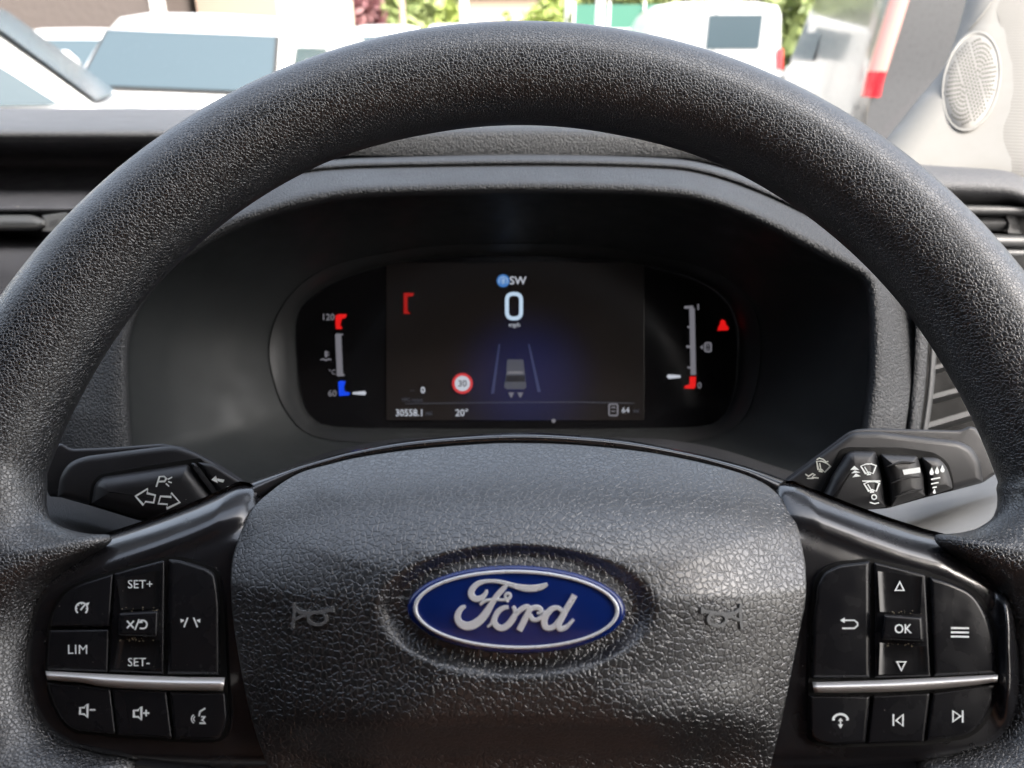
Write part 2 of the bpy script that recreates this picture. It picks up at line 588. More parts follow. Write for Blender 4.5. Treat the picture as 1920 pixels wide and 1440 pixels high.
def under(x, y, s):
    """dip of the cover towards (and below) the pad"""
    e = float(np.interp(y, [860, 905, 950, 1000, 1060, 1160, 1300, 1440], [440, 478, 458, 440, 432, 436, 462, 497]))
    return 0.016 * float(np.interp(x - e, [-45, 0, 20, 40], [0, 0.30, 0.65, 1.0])) * float(np.interp(y, [860, 940, 1010], [1.0, 0.8, 0.0]))
def h_left(x, y, s):
    top = np.interp(x, [40, 196, 290, 360, 435, 480, 560], [1090, 1003, 972, 946, 913, 897, 868])
    d = y - top
    fade = float(np.interp(x, [90, 200, 420, 520], [0.2, 1, 1, 0.7]))
    return roll(s, 0.003) + fade * (-0.0120 * max(0.0, 1 - d / 72) ** 2 - 0.0010 * bump1(d, 84, 16)) - 0.004 * max(0, (y - 1395) / 45) ** 2 - under(x, y, 1)
def h_right(x, y, s):
    top = np.interp(x, [1400, 1480, 1560, 1623, 1700, 1765, 1920], [868, 903, 934, 958, 985, 1003, 1090])
    d = y - top
    fade = float(np.interp(x, [1440, 1540, 1760, 1870], [0.7, 1, 1, 0.2]))
    edge = 0.0060 * bump1(x, 1890, 15) * float(np.interp(y, [1070, 1130, 1300, 1370], [0, 1, 1, 0]))
    return roll(s, 0.003) + fade * (-0.0120 * max(0.0, 1 - d / 72) ** 2 - 0.0010 * bump1(d, 84, 16)) - 0.004 * max(0, (y - 1395) / 45) ** 2 + edge - under(1936 - x, y, 1)
NB = 0.0030
cl = [(182, 1008), (240, 989), (290, 972), (360, 946), (435, 913), (462, 904), (484, 914), (494, 940), (500, 1000), (545, 1150), (545, 1300), (560, 1440),
      (540, 1462), (460, 1458), (340, 1446), (233, 1430), (170, 1416), (125, 1402), (88, 1380), (62, 1346), (47, 1300), (42, 1245), (46, 1190), (56, 1142), (72, 1108), (94, 1081), (123, 1058), (150, 1032)]
cr = [(1780, 1008), (1722, 991), (1672, 975), (1623, 958), (1560, 934), (1512, 915), (1474, 902), (1452, 914), (1442, 940), (1436, 1000), (1415, 1150), (1415, 1300), (1395, 1440),
      (1420, 1464), (1500, 1462), (1620, 1450), (1735, 1436), (1790, 1424), (1842, 1409), (1882, 1388), (1908, 1352), (1919, 1305), (1920, 1250), (1912, 1194), (1899, 1147), (1882, 1112), (1860, 1085), (1832, 1060), (1808, 1034)]
cover(cl, (300, 1180), NB, h_left, 'spoke_cover', M['satin'])
cover(cr, (1660, 1180), NB, h_right, 'spoke_cover', M['satin'])

# ---- airbag pad
PADC = (968, 1143)
top_edge = [(534, 902), (569, 884), (620, 870), (670, 858), (764, 844), (886, 833), (975, 830), (1080, 834), (1200, 846), (1290, 862), (1375, 883), (1432, 906)]
right_edge = [(1463, 932), (1485, 961), (1497, 993), (1506, 1035), (1511, 1070), (1510, 1127), (1497, 1193), (1480, 1280), (1460, 1377), (1448, 1440), (1438, 1500)]
bot_edge = [(1400, 1560), (1300, 1590), (1150, 1600), (968, 1602), (800, 1600), (650, 1590), (550, 1560)]
left_edge = [(508, 1500), (497, 1440), (467, 1327), (450, 1243), (437, 1160), (433, 1100), (434, 1060), (441, 1027), (460, 978), (480, 946), (507, 922)]
pad_px = resample(spline(top_edge + right_edge + bot_edge + left_edge, 6, closed=True), 320, closed=True)

def edge_n(px, py):
    """height of the pad's edge: low along the top, higher at the sides"""
    t = float(np.interp(py, [830, 900, 980, 1100], [-0.0125, -0.0085, 0.001, 0.0085]))
    return t
edge_xy = np.array([wp(x, y, edge_n(x, y)) for x, y in pad_px])
edge_h = np.array([edge_n(x, y) for x, y in pad_px])
PC = wp(968, 1143, 0.027)
TOPH = 0.0285
def sm(a, b, x):
    t = min(1.0, max(0.0, (x - a) / (b - a)))
    return t * t * (3 - 2 * t)
def pad_h(x, y, s, eh):
    dx, dy = x - PC[0], y - PC[1]
    # dome falling to the edge height
    prof = 1 - s ** 2.0
    h = eh + (TOPH - eh) * prof
    # below the crease the face turns down, then runs on
    cy = -0.0262 - 0.8 * dx * dx
    d = cy - dy; k = 1 - sm(0.052, 0.080, abs(dx))
    if d > 0:
        h -= k * (0.0085 * sm(0, 0.016, d))
    h += k * 0.0007 * bump1(d, -0.003, 0.006)
    # oval dish round the badge
    e = math.hypot(dx / 0.0338, dy / 0.0150)
    if e < 1.25:
        h -= 0.0036 * (1 - sm(0.95, 1.16, e))
    return h
ss = list(np.linspace(0.02, 0.30, 16)) + list(np.linspace(0.305, 0.62, 44)) + list(np.linspace(0.635, 0.93, 26)) + list(np.linspace(0.94, 1.0, 10))
prow = []
for s in ss:
    row = []
    for (ex, ey), eh in zip(edge_xy, edge_h):
        x, y = PC[0] + (ex - PC[0]) * s, PC[1] + (ey - PC[1]) * s
        row.append(W(x, y, pad_h(x, y, s, eh)))
    prow.append(row)
# rolled lip and side wall
lip = []
for (ex, ey), eh in zip(edge_xy, edge_h):
    x, y = PC[0] + (ex - PC[0]) * 1.004, PC[1] + (ey - PC[1]) * 1.004
    lip.append(W(x, y, pad_h(ex, ey, 1.0, eh) - 0.0012))
prow.append(lip)
prow.append([W(PC[0] + (ex - PC[0]) * 1.0, PC[1] + (ey - PC[1]) * 1.0, eh - 0.012) for (ex, ey), eh in zip(edge_xy, edge_h)])
mb = MB().grid(prow, closed_v=True); mb.fan(prow[0])
pad = mb.build('airbag_pad', M['pad'], wheel)

# smooth dark strip over the top of the pad (upper rear cover)
sil = [(425, 919), (470, 903), (520, 886), (561, 872), (610, 858), (656, 846), (751, 828), (859, 817), (980, 811.5), (1080, 816), (1180, 826), (1280, 845), (1345, 860), (1407, 877), (1470, 899), (1520, 919)]
inn = [(450, 970), (500, 930), (534, 908), (569, 890), (615, 876), (670, 862), (764, 848), (886, 837), (975, 834), (1080, 838), (1180, 848), (1280, 864), (1345, 882), (1400, 902), (1440, 930), (1495, 970)]
S = resample(spline(sil, 6), 80); I = resample(spline(inn, 6), 80)
NV = [float(np.interp(i / 79, [0, 0.05, 0.2, 0.8, 0.95, 1], [-0.0085, -0.0100, -0.0150, -0.0150, -0.0100, -0.0085])) for i in range(80)]
rws = [[WPX(p[0], p[1], n_ - 0.003) for p, n_ in zip(I, NV)], [WPX(*(p * 0.5 + q * 0.5), n_ + 0.002) for p, q, n_ in zip(I, S, NV)],
       [WPX(*(p * 0.15 + q * 0.85), n_ - 0.0002) for p, q, n_ in zip(I, S, NV)], [WPX(p[0], p[1], n_ - 0.0035) for p, n_ in zip(S, NV)]]
rws.append([W(*wp(p[0], p[1], n_ - 0.0035), -0.045) for p, n_ in zip(S, NV)])
MB().grid(rws).build('rear_cover', M['satin'], wheel)

# raised horn marks
def hornmark(ox, oy, sx):
    f = lambda x, y, h: None
    mb = MB()
    def surf(px, py, h):
        n0 = 0.0230
        for _ in range(3):
            x, y = wp(px, py, n0)
            ang = np.arctan2(edge_xy[:, 1] - PC[1], edge_xy[:, 0] - PC[0])
            a = math.atan2(y - PC[1], x - PC[0])
            o_ = np.argsort(ang)
            rad = np.interp(a, ang[o_], np.hypot(edge_xy[:, 0] - PC[0], edge_xy[:, 1] - PC[1])[o_], period=2 * math.pi)
            eh_ = np.interp(a, ang[o_], edge_h[o_], period=2 * math.pi)
            n0 = pad_h(x, y, np.hypot(x - PC[0], y - PC[1]) / rad, eh_)
        return W(x, y, n0 + (0.00050 + h * 0.12 if h > 0 else -0.0005))
    P = lambda l: [(ox + x * sx, oy + y) for x, y in l]
    ribbon(P([(-37, -22), (-35, -8), (-36, 8), (-39, 26)]), 5.5, surf, 0.0, 0.0009, mb)                      # bell edge
    ribbon(P([(-34, -12), (-26, -5), (-12, -3), (8, -4), (34, -9)]), 6.5, surf, 0.0, 0.0008, mb)
    ribbon(P([(-34, 9), (-22, 3), (-10, 1)]), 5.5, surf, 0.0, 0.0007, mb)
    ribbon(P([(36, -15), (36, -4)]), 5, surf, 0.0, 0.0009, mb)
    ribbon(P(arc(8, 7, 17, 0, 360, 20, 12)[:-1]), 5.5, surf, 0.0, 0.0010, mb, closed=True)
    return mb
hornmark(588, 1152, 1).build('horn_mark', M['horn'], wheel)
hornmark(1352, 1154, -1).build('horn_mark', M['horn'], wheel)

# ---- badge
BN = 0.0268
def bell(sx, sy, ox=0, oy=0):
    rot = R(0.9)
    return [(968 + ox + sx * math.cos(t) * math.cos(rot) - sy * math.sin(t) * math.sin(rot),
             1143 + oy + sy * math.sin(t) * math.cos(rot) + sx * math.cos(t) * math.sin(rot)) for t in np.linspace(0, 2 * math.pi, 97)[:-1]]
def bring(sx, sy, h):
    return [WPX(x, y, BN + h) for x, y in bell(sx, sy)]
rws = [bring(203, 82, -0.006), bring(205, 83.5, -0.0010), bring(204, 82.6, 0.0002), bring(201, 80.5, 0.0010), bring(196, 76.5, 0.0013), bring(120, 46, 0.0017), bring(4, 2, 0.0018)]
mb = MB().grid(rws, closed_v=True); mb.fan(rws[-1])
badge = mb.build('badge', M['blue'], wheel)
rws = [bring(193.5, 74.6, 0.0010), bring(193, 74.2, 0.0019), bring(191.5, 73, 0.0021), bring(187.5, 69.4, 0.0021), bring(186, 68.2, 0.0019), bring(185.5, 67.8, 0.0010)]
MB().grid(rws, closed_v=True).build('ring', M['silver'], badge)
# script lettering: strokes with changing width, traced in a 1920 x 960 enlargement of (840,1070)-(1100,1200)
def fz(x, y, h):
    return WPX(840 + x * 0.13542, 1070 + y * 0.13542, BN + h)
def stroke(mb, pts, lift):
    P = spline(pts, 6)
    ribbon([p[:2] for p in P], [p[2] for p in P], fz, 0.0012, 0.00235 + lift, mb, bev=11)
mb = MB()
stroke(mb, [(532, 262, 34), (528, 300, 56), (498, 345, 66), (440, 385, 84), (375, 390, 92), (325, 345, 96), (325, 280, 92), (375, 210, 82), (450, 165, 70), (550, 148, 58), (680, 150, 58), (800, 175, 62), (920, 212, 74), (1040, 240, 96), (1150, 248, 100), (1250, 235, 94), (1330, 208, 76), (1378, 182, 44)], 0.0)
stroke(mb, [(830, 180, 56), (770, 245, 72), (700, 320, 82), (640, 400, 82), (590, 480, 92), (530, 580, 108), (450, 680, 118), (360, 745, 124), (260, 768, 122), (170, 730, 108), (130, 655, 96), (150, 570, 82), (195, 515, 70), (245, 492, 44)], 0.00006)
stroke(mb, [(440, 470, 44), (500, 425, 50), (580, 405, 46), (680, 402, 44), (770, 405, 46), (830, 390, 52), (862, 355, 48), (850, 318, 46), (810, 318, 44), (792, 350, 40), (800, 400, 42), (835, 440, 36)], 0.00012)
stroke(mb, [(545, 780, 34), (600, 735, 50), (640, 660, 74), (690, 570, 80), (760, 520, 72), (840, 505, 60)], 0.00004)
stroke(mb, [(650, 640, 76), (640, 710, 84), (680, 775, 92), (750, 795, 92), (830, 750, 92), (900, 660, 92), (935, 580, 74), (915, 520, 60), (895, 495, 44)], 0.00010)
stroke(mb, [(870, 700, 60), (930, 620, 66), (1000, 545, 78), (1070, 505, 78), (1120, 520, 82), (1110, 580, 88), (1060, 680, 92), (1010, 780, 92), (985, 830, 88)], 0.00016)
stroke(mb, [(1120, 560, 66), (1170, 520, 76), (1235, 510, 78), (1285, 540, 70), (1270, 580, 50), (1230, 590, 34)], 0.00003)
stroke(mb, [(1130, 610, 74), (1170, 670, 72), (1230, 680, 62), (1300, 640, 66), (1370, 570, 78)], 0.00013)
stroke(mb, [(1580, 560, 62), (1520, 515, 66), (1440, 530, 82), (1370, 600, 92), (1330, 690, 96), (1345, 770, 92), (1400, 800, 84), (1470, 770, 80), (1540, 690, 80)], 0.00008)
stroke(mb, [(1752, 335, 88), (1700, 430, 88), (1640, 530, 90), (1580, 640, 92), (1530, 740, 92), (1545, 800, 84), (1600, 800, 74), (1670, 750, 58), (1740, 670, 44)], 0.00019)
mb.build('script_lettering', M['silver'], badge)

# ---- buttons
NBT = 0.0062       # button faces
def btn(poly, name='button', r=5, h=NBT, bev=0.0008, mat='button', h0=0.0005, label=None, crown=None):
    k = bev * F / 0.235
    mb = MB()
    P = inset_round(poly, r, 0)
    rings = [[WPX(x, y, h0) for x, y in P]]
    for i in range(5):
        a = i / 4 * math.pi / 2
        Q = inset_round(poly, r, k * (1 - math.cos(a)))
        rings.append([WPX(x, y, h - bev + bev * math.sin(a)) for x, y in Q])
    mb.grid(rings, closed_v=True)
    fill_cap(mb, rings[-1])
    o = mb.build(name, M[mat], wheel, sharp=50)
    if label: o['label'] = label
    return o
def icon(parent, strokes=(), polys=(), texts=(), h=NBT, mat='icon', name='symbol'):
    mb = MB(); lift = 0.0
    for pts, w, *c in strokes:
        ribbon(pts, w, WPX, h - 0.0002, h + 0.00014 + lift, mb, closed=bool(c and c[0])); lift += 0.00001
    for p in polys:
        flat(p, WPX, h - 0.0002, h + 0.00014 + lift, mb); lift += 0.00001
    o = mb.build(name, M[mat], parent) if mb.f else None
    for txt, x, y, size, *kw in texts:
        o = text_mesh(txt, WPX, x, y, size, h - 0.0002, h + 0.00014, **(kw[0] if kw else {})).build('lettering', M[mat], parent)
    return o

# recess plates behind the keys
def plate(poly, r):
    P = round_poly(poly, r, 6)
    mb = MB(); flat(P, WPX, 0.0, 0.0042, mb)
    return mb.build('button_base', M['gap'], wheel)
plate([(83, 1258, 4), (90, 1160, 20), (112, 1112, 30), (150, 1089, 30), (214, 1069, 8), (318, 1043, 6), (345, 1044, 10), (408, 1066, 16), (420, 1140, 20), (426, 1262, 6), (431, 1360, 10), (420, 1388, 12), (400, 1393, 10), (326, 1391, 8), (216, 1382, 8), (138, 1375, 22), (110, 1350, 30), (92, 1310, 20)], 8)
plate([(1516, 1280, 4), (1519, 1160, 10), (1526, 1090, 14), (1542, 1066, 14), (1574, 1052, 10), (1636, 1046, 6), (1740, 1072, 8), (1784, 1086, 12), (1832, 1107, 20), (1860, 1152, 26), (1874, 1213, 20), (1877, 1268, 6), (1866, 1322, 20), (1845, 1364, 22), (1815, 1385, 16), (1733, 1397, 8), (1624, 1400, 8), (1560, 1403, 10), (1528, 1397, 14), (1513, 1380, 12)], 8)

b = btn([(94, 1176, 4), (96, 1160, 14), (105, 1135, 16), (124, 1110, 20), (150, 1095, 16), (212, 1076, 3), (205, 1175, 3)], label='button with a cruise speedometer symbol')
icon(b, strokes=[(arc(153, 1141, 11, 130, 410, 16), 3.2), ([(151, 1144), (159, 1134)], 3.0)] + [([(153 + 7.5 * math.cos(R(a)), 1141 + 7.5 * math.sin(R(a))), (153 + 10 * math.cos(R(a)), 1141 + 10 * math.sin(R(a)))], 1.8) for a in (180, 225, 270, 0)], polys=[[(161, 1131), (168, 1129), (165, 1136)]])
b = btn([(92.5, 1181, 3), (204.5, 1180, 3), (202, 1260, 3), (88, 1256, 4)], label='button lettered LIM')
icon(b, texts=[('LIM', 145.5, 1226, 17, dict(xs=1.0, spacing=1.08))])
b = btn([(213.5, 1075, 3), (309, 1050, 4), (307, 1264, 3), (204, 1260, 3)], name='rocker', r=4, h=0.0054, label='rocker surround lettered SET+ and SET-')
icon(b, texts=[('SET+', 263, 1103, 15.5, dict(xs=1.0)), ('SET-', 260, 1249, 15.5, dict(xs=1.0))], h=0.0061)
# dished rocker faces
def dish(px4, h_in, h_out):
    (a, b_, c, d) = [np.array(p, float) for p in px4]      # a,b far edge; c,d near centre edge
    mbd = MB(); rws = []
    for i in range(9):
        t = i / 8
        row = []
        for j in range(11):
            u = j / 10
            p = (a * (1 - u) + b_ * u) * (1 - t) + (d * (1 - u) + c * u) * t
            side = 0.0007 * (abs(2 * u - 1) ** 6)
            row.append(WPX(p[0], p[1], h_out + (h_in - h_out) * math.sin(t * math.pi / 2) + side))
        rws.append(row)
    return mbd.grid(rws)
merge(dish([(220, 1086), (302, 1068), (299, 1141), (226, 1144)], 0.0057, 0.0060)).build('rocker_face', M['gloss'], b)
merge(dish([(213, 1254), (301, 1254), (299, 1200), (222, 1200)], 0.0057, 0.0060)).build('rocker_face', M['gloss'], b)
c = btn([(222, 1149, 4), (297, 1145, 4), (295, 1194, 4), (222, 1192, 4)], name='button', h=0.0092, bev=0.0011, label='raised centre key marked with a cross and a return arrow')
icon(c, strokes=[([(238, 1164), (251, 1178)], 3), ([(238, 1178), (251, 1164)], 3), ([(253, 1181), (261, 1161)], 2.8), (arc(268, 1171, 7.5, -120, 100, 12) + [(262, 1178)], 3)], polys=[[(259, 1168), (265, 1161), (268, 1168)]], h=0.0092)
b = btn([(315.5, 1048, 4), (338, 1049, 10), (386, 1064, 8), (404, 1076, 10), (412, 1127, 20), (412, 1266, 3), (312.5, 1265, 3)], bev=0.0016, label='tall button with a lane-keeping symbol')
icon(b, strokes=[([(352, 1158), (345, 1176)], 3.0), ([(363, 1158), (370, 1176)], 3.0)], polys=[[(338, 1160), (346, 1163), (339, 1168)], [(376, 1160), (368, 1163), (375, 1168)]])
b = btn([(88, 1279, 4), (150, 1284, 6), (207, 1291, 4), (217, 1376, 3), (142, 1370, 24), (116, 1350, 28), (98, 1312, 24)], label='button with a loudspeaker and minus sign')
spk = lambda x, y: [([(x - 7, y - 6), (x + 1, y - 6), (x + 7, y - 13), (x + 7, y + 13), (x + 1, y + 6), (x - 7, y + 6)], 3.2, True)]
icon(b, strokes=spk(157, 1333) + [([(168, 1331), (179, 1331)], 3)])
b = btn([(210, 1292, 4), (312, 1296, 4), (323, 1385, 4), (220, 1378, 3)], label='button with a loudspeaker and plus sign')
icon(b, strokes=spk(258, 1338) + [([(268, 1337), (280, 1337)], 3), ([(274, 1331), (274, 1343)], 3)])
b = btn([(316, 1297, 4), (423, 1298, 5), (427, 1353, 14), (415, 1383, 12), (402, 1388, 10), (327, 1386, 4)], bev=0.0012, label='button with a talking-head voice symbol')
icon(b, strokes=[(arc(368, 1348, 9, 120, 240, 8), 2.2), (arc(368, 1348, 5, 120, 240, 6), 2.0), ([(373, 1343), (375, 1334), (385, 1328)], 3.2), ([(377, 1344), (384, 1344), (379, 1350), (385, 1356), (374, 1356)], 3.2)])

b = btn([(1521, 1272, 4), (1524, 1160, 12), (1531, 1095, 12), (1545, 1071, 10), (1574, 1058, 10), (1632, 1051, 4), (1632, 1272, 3)], bev=0.0016, label='tall button with a back arrow')
icon(b, strokes=[([(1579, 1163), (1602, 1163), (1608, 1168), (1608, 1173), (1602, 1178), (1579, 1178)], 3.0)], polys=[[(1575, 1163), (1584, 1157.5), (1584, 1168.5)]])
b = btn([(1639, 1054, 3), (1736, 1078, 3), (1746, 1269, 3), (1639, 1272, 3)], name='rocker', r=4, h=0.0054, label='rocker surround with up and down triangles')
icon(b, strokes=[([(1687, 1091), (1695, 1107), (1679, 1107)], 3, True), ([(1690, 1257), (1698, 1241), (1682, 1241)], 3, True)], h=0.0062)
merge(dish([(1646, 1071), (1729, 1082), (1726, 1151), (1650, 1147)], 0.0057, 0.0060)).build('rocker_face', M['gloss'], b)
merge(dish([(1648, 1265), (1738, 1262), (1735, 1212), (1650, 1205)], 0.0057, 0.0060)).build('rocker_face', M['gloss'], b)
c = btn([(1657, 1152, 4), (1730, 1157, 4), (1733, 1204, 4), (1653, 1199, 4)], name='button', h=0.0092, bev=0.0011, label='raised centre key lettered OK')
icon(c, texts=[('OK', 1693, 1187, 16.5, dict(xs=0.92, bold=0.012))], h=0.0092)
b = btn([(1743, 1081, 3), (1780, 1091, 14), (1826, 1111, 22), (1852, 1153, 26), (1867, 1213, 24), (1869, 1264, 4), (1750, 1269, 3)], bev=0.0014, label='button with three menu lines')
icon(b, strokes=[([(1783, y), (1817, y + 0.5)], 3.6) for y in (1177.5, 1185.5, 1193.5)])
b = btn([(1518, 1303, 4), (1632, 1304, 4), (1623, 1394, 3), (1563, 1398, 10), (1534, 1392, 10), (1519, 1377, 10)], bev=0.0012, label='button with a telephone handset symbol')
icon(b, strokes=[(arc(1576, 1351, 14, 195, 345, 12, 12), 4.5), ([(1563, 1346), (1563, 1351)], 5), ([(1589, 1346), (1589, 1351)], 5), ([(1576, 1349), (1576, 1361)], 2.6)], polys=[[(1571, 1358), (1581, 1358), (1576, 1366)], [(1571, 1352), (1581, 1352), (1576, 1346)]])
b = btn([(1637, 1304, 4), (1744, 1299, 4), (1732, 1391, 3), (1627, 1395, 3)], label='button with a previous-track symbol')
icon(b, strokes=[([(1693, 1340), (1680, 1351), (1693, 1361)], 3.2, True), ([(1675, 1339), (1675, 1361)], 3.4)])
b = btn([(1748, 1298, 4), (1868, 1281, 4), (1859, 1320, 18), (1840, 1358, 20), (1812, 1379, 12), (1736, 1390, 3)], bev=0.0012, label='button with a next-track symbol')
icon(b, strokes=[([(1787, 1333), (1801, 1343), (1787, 1353)], 3.2, True), ([(1805, 1332), (1805, 1355)], 3.4)])

# chrome bars
def bar(top, bot):
    T = resample(spline(top, 6), 40); B = resample(spline(bot, 6), 40)
    rws = []
    for k in range(13):
        t = k / 12
        h = 0.0048 + 0.0036 * math.sin(math.pi * min(1, max(0, t))) ** 0.6
        rws.append([WPX(*(p * (1 - t) + q * t), h) for p, q in zip(T, B)])
    m_ = MB().grid(rws)
    for e in (0, -1): m_.add([r[e] for r in rws], [tuple(range(len(rws)))], False)
    m_.build('chrome_bar', M['chrome'], wheel)
bar([(85, 1258), (150, 1261), (250, 1266), (340, 1269), (422, 1270)], [(89, 1275), (150, 1280), (205, 1289), (300, 1294), (418, 1296)])
bar([(1523, 1279), (1600, 1277), (1700, 1273), (1800, 1268), (1871, 1264)], [(1527, 1299), (1600, 1299), (1700, 1296), (1800, 1288), (1870, 1279)])

# crumbs and dust caught round the rocker keys and along the top cover
M['crumb'] = plain('crumb', (0.30, 0.25, 0.17), 0.9)
dust = MB()
def speck(px, py, h, r):
    c = WPX(px, py, h)
    a = RNG.uniform(0.5, 1.3, 3) * r
    vs_ = [c + WX * a[0], c - WX * a[0] * 0.7, c + WY * a[1], c - WY * a[1] * 0.8, c + WN * a[2] * 0.7, c - WN * a[2] * 0.5]
    dust.add(vs_, [(0, 2, 4), (2, 1, 4), (1, 3, 4), (3, 0, 4), (2, 0, 5), (1, 2, 5), (3, 1, 5), (0, 3, 5)], False)
for (x0, x1, y0, y1, k) in ((224, 296, 1196, 1203, 26), (224, 300, 1139, 1146, 14), (1656, 1730, 1206, 1212, 20), (1656, 1728, 1144, 1151, 14)):
    for _ in range(k): speck(RNG.uniform(x0, x1), RNG.uniform(y0, y1), 0.0062, RNG.uniform(0.00008, 0.00026))
for _ in range(46):
    t = RNG.uniform(0.12, 0.88); i_ = int(t * 79); q_ = S[i_] * RNG.uniform(0.3, 0.8); q_ = q_ + I[i_] * (1 - q_[0] / max(1, S[i_][0]))
    speck(q_[0], q_[1], NV[i_] + 0.0022, RNG.uniform(0.00006, 0.00018))
for (cx0, cy0, sx, sy, hh, k) in ((260, 1230, 150, 130, NBT, 26), (1700, 1220, 150, 130, NBT, 26)):
    for _ in range(k): speck(cx0 + RNG.normal() * sx * 0.5, cy0 + RNG.normal() * sy * 0.5, hh + 0.0001, RNG.uniform(0.00004, 0.00010))
tag(dust.build('dust', M['crumb'], wheel), kind='stuff')

# ================================================================== stalks behind the wheel
def cpl(z):
    return lambda x, y, h: cp(x, y, z - h)

def pslab(poly, z, h0, h1, bev, r=6, mb=None, steps=4, n=4):
    """pixel outline at depth z, raised from h0 to h1 (towards the lens) with a rounded top edge of bev metres"""
    mb = mb or MB(); f3 = cpl(z)
    P = inset_round(poly, r, 0, n); k = bev * F / z
    rings = [[f3(x, y, h0) for x, y in P]]
    for i in range(steps + 1):
        a = i / steps * math.pi / 2
        Q = inset_round(poly, r, k * (1 - math.cos(a)), n)
        rings.append([f3(x, y, h1 - bev + bev * math.sin(a)) for x, y in Q])
    mb.grid(rings, closed_v=True); fill_cap(mb, rings[-1])
    return mb

def pmarks(parent, z, h, strokes=(), polys=(), mat='icon', name='symbol', texts=()):
    mb = MB(); f3 = cpl(z); lift = 0
    for pts, w, *c in strokes:
        ribbon(pts, w, f3, h - 0.0003, h + 0.00012 + lift, mb, closed=bool(c and c[0])); lift += 0.00001
    for p in polys:
        flat(p, f3, h - 0.0003, h + 0.00012 + lift, mb); lift += 0.00001
    o = mb.build(name, M[mat], parent) if mb.f else None
    for t, x, y, s, *kw in texts:                     # every word a piece of its own
        o = text_mesh(t, f3, x, y, s, h - 0.0003, h + 0.00012, **(kw[0] if kw else {})).build(name, M[mat], parent)
    return o

ZS = 0.315
ls = mk_thing('indicator_stalk', 'black indicator stalk with white turn arrows, left of the steering wheel hub', 'stalk', at_pt(cp(300, 930, ZS)))
pslab([(81, 874, 8), (88, 850, 8), (103, 833, 4), (117, 831, 6), (133, 842, 10), (213, 839), (303, 832), (345, 838), (401, 864), (454, 899), (520, 950), (420, 1010), (300, 986), (257, 975), (165, 947), (112, 932), (93, 931, 3), (84, 911)], ZS, -0.012, 0.006, 0.0015).build('paddle', M['stalk'], ls, sharp=60)
pslab([(108, 931, 3), (112, 893, 14), (130, 866, 16), (162, 855, 12), (303, 837), (331, 835, 14), (366, 847, 14), (403, 867), (454, 902), (520, 952), (420, 1006), (300, 983), (257, 973), (165, 945)], ZS, 0.004, 0.0125, 0.003).build('housing', M['stalk'], ls, sharp=60)
pslab([(166, 946, 3), (172, 905, 10), (186, 889, 8), (280, 872), (375, 858), (384, 866), (402, 924), (520, 960), (400, 1002), (257, 972)], ZS, 0.004, 0.0129, 0.0003).build('slot', M['gap'], ls, sharp=60)
pslab([(170, 945, 3), (177, 906, 10), (192, 893, 8), (280, 880), (352, 869, 4), (398, 926, 3), (430, 985), (257, 972)], ZS, 0.006, 0.0185, 0.0075, steps=6).build('lever', M['stalk'], ls, sharp=70)
pslab([(357, 868, 3), (366, 868, 3), (412, 930, 3), (440, 990), (430, 990), (402, 930)], ZS, 0.006, 0.0168, 0.002).build('collar', M['stalk'], ls, sharp=60)
pslab([(370, 866, 4), (400, 870, 8), (456, 904), (520, 955), (450, 995), (416, 930)], ZS, 0.006, 0.0150, 0.002).build('sleeve', M['stalk'], ls, sharp=60)
pmarks(ls, ZS, 0.0186, strokes=[
    ([(254, 930.5), (277.5, 916), (276, 925), (291, 928.5), (288, 942.5), (272.5, 940.5), (269, 947)], 3.0, True),
    ([(337, 942), (321, 924), (321, 932), (301, 930.5), (297, 944.5), (314, 945.5), (312, 954)], 3.0, True),
    ([(293, 913), (299, 893.5), (308, 893.5), (312, 897.5), (308.5, 902.5), (297, 903)], 3.2),
    ([(314.5, 899), (323, 894.5)], 2.4), ([(315.5, 903), (322, 905)], 2.4), ([(311, 906.5), (317, 912)], 2.4)])
pmarks(ls, ZS, 0.0151, polys=[[(396, 899.5), (405, 891.5), (408.5, 906)], [(406.5, 897), (421, 899.5), (418.5, 905), (408, 902)]],
       strokes=[([(426, 913), (440, 912)], 2.0), ([(424, 917.5), (438, 916.5)], 2.0), ([(440, 911), (447, 912), (447, 919), (438, 920), (440, 911)], 2.0)])

rs = mk_thing('wiper_stalk', 'black wiper stalk with ribbed ring and white symbols, right of the steering wheel hub', 'stalk', at_pt(cp(1650, 900, ZS)))
pslab([(1400, 955), (1477, 894), (1515, 866), (1595, 806, 14), (1630, 803, 10), (1760, 806), (1800, 807, 8), (1818, 799, 5), (1830, 802, 5), (1850, 830), (1865, 860), (1868, 888, 4), (1843, 905), (1787, 920), (1735, 933), (1665, 953), (1610, 957), (1500, 1000)], ZS, -0.012, 0.006, 0.0015).build('paddle', M['stalk'], rs, sharp=60)
pslab([(1404, 957), (1477, 897), (1515, 869), (1597, 810, 14), (1648, 809, 8), (1800, 827, 16), (1824, 840, 16), (1839, 866, 12), (1843, 904, 3), (1787, 918), (1735, 931), (1665, 951), (1610, 955), (1500, 998)], ZS, 0.004, 0.0125, 0.003).build('housing', M['stalk'], rs, sharp=60)
pslab([(1520, 960), (1542, 915), (1574, 844, 6), (1590, 838, 8), (1690, 839), (1752, 848, 12), (1778, 866, 12), (1788, 900, 10), (1789, 919), (1735, 932), (1665, 952), (1600, 957)], ZS, 0.004, 0.0129, 0.0003).build('slot', M['gap'], rs, sharp=60)
pslab([(1500, 985), (1546, 922, 10), (1560, 891, 10), (1588, 849, 8), (1600, 845, 6), (1641, 846, 4), (1656, 892), (1662, 951, 3), (1618, 955), (1560, 970)], ZS, 0.006, 0.0190, 0.0060, steps=6).build('lever', M['stalk'], rs, sharp=70)
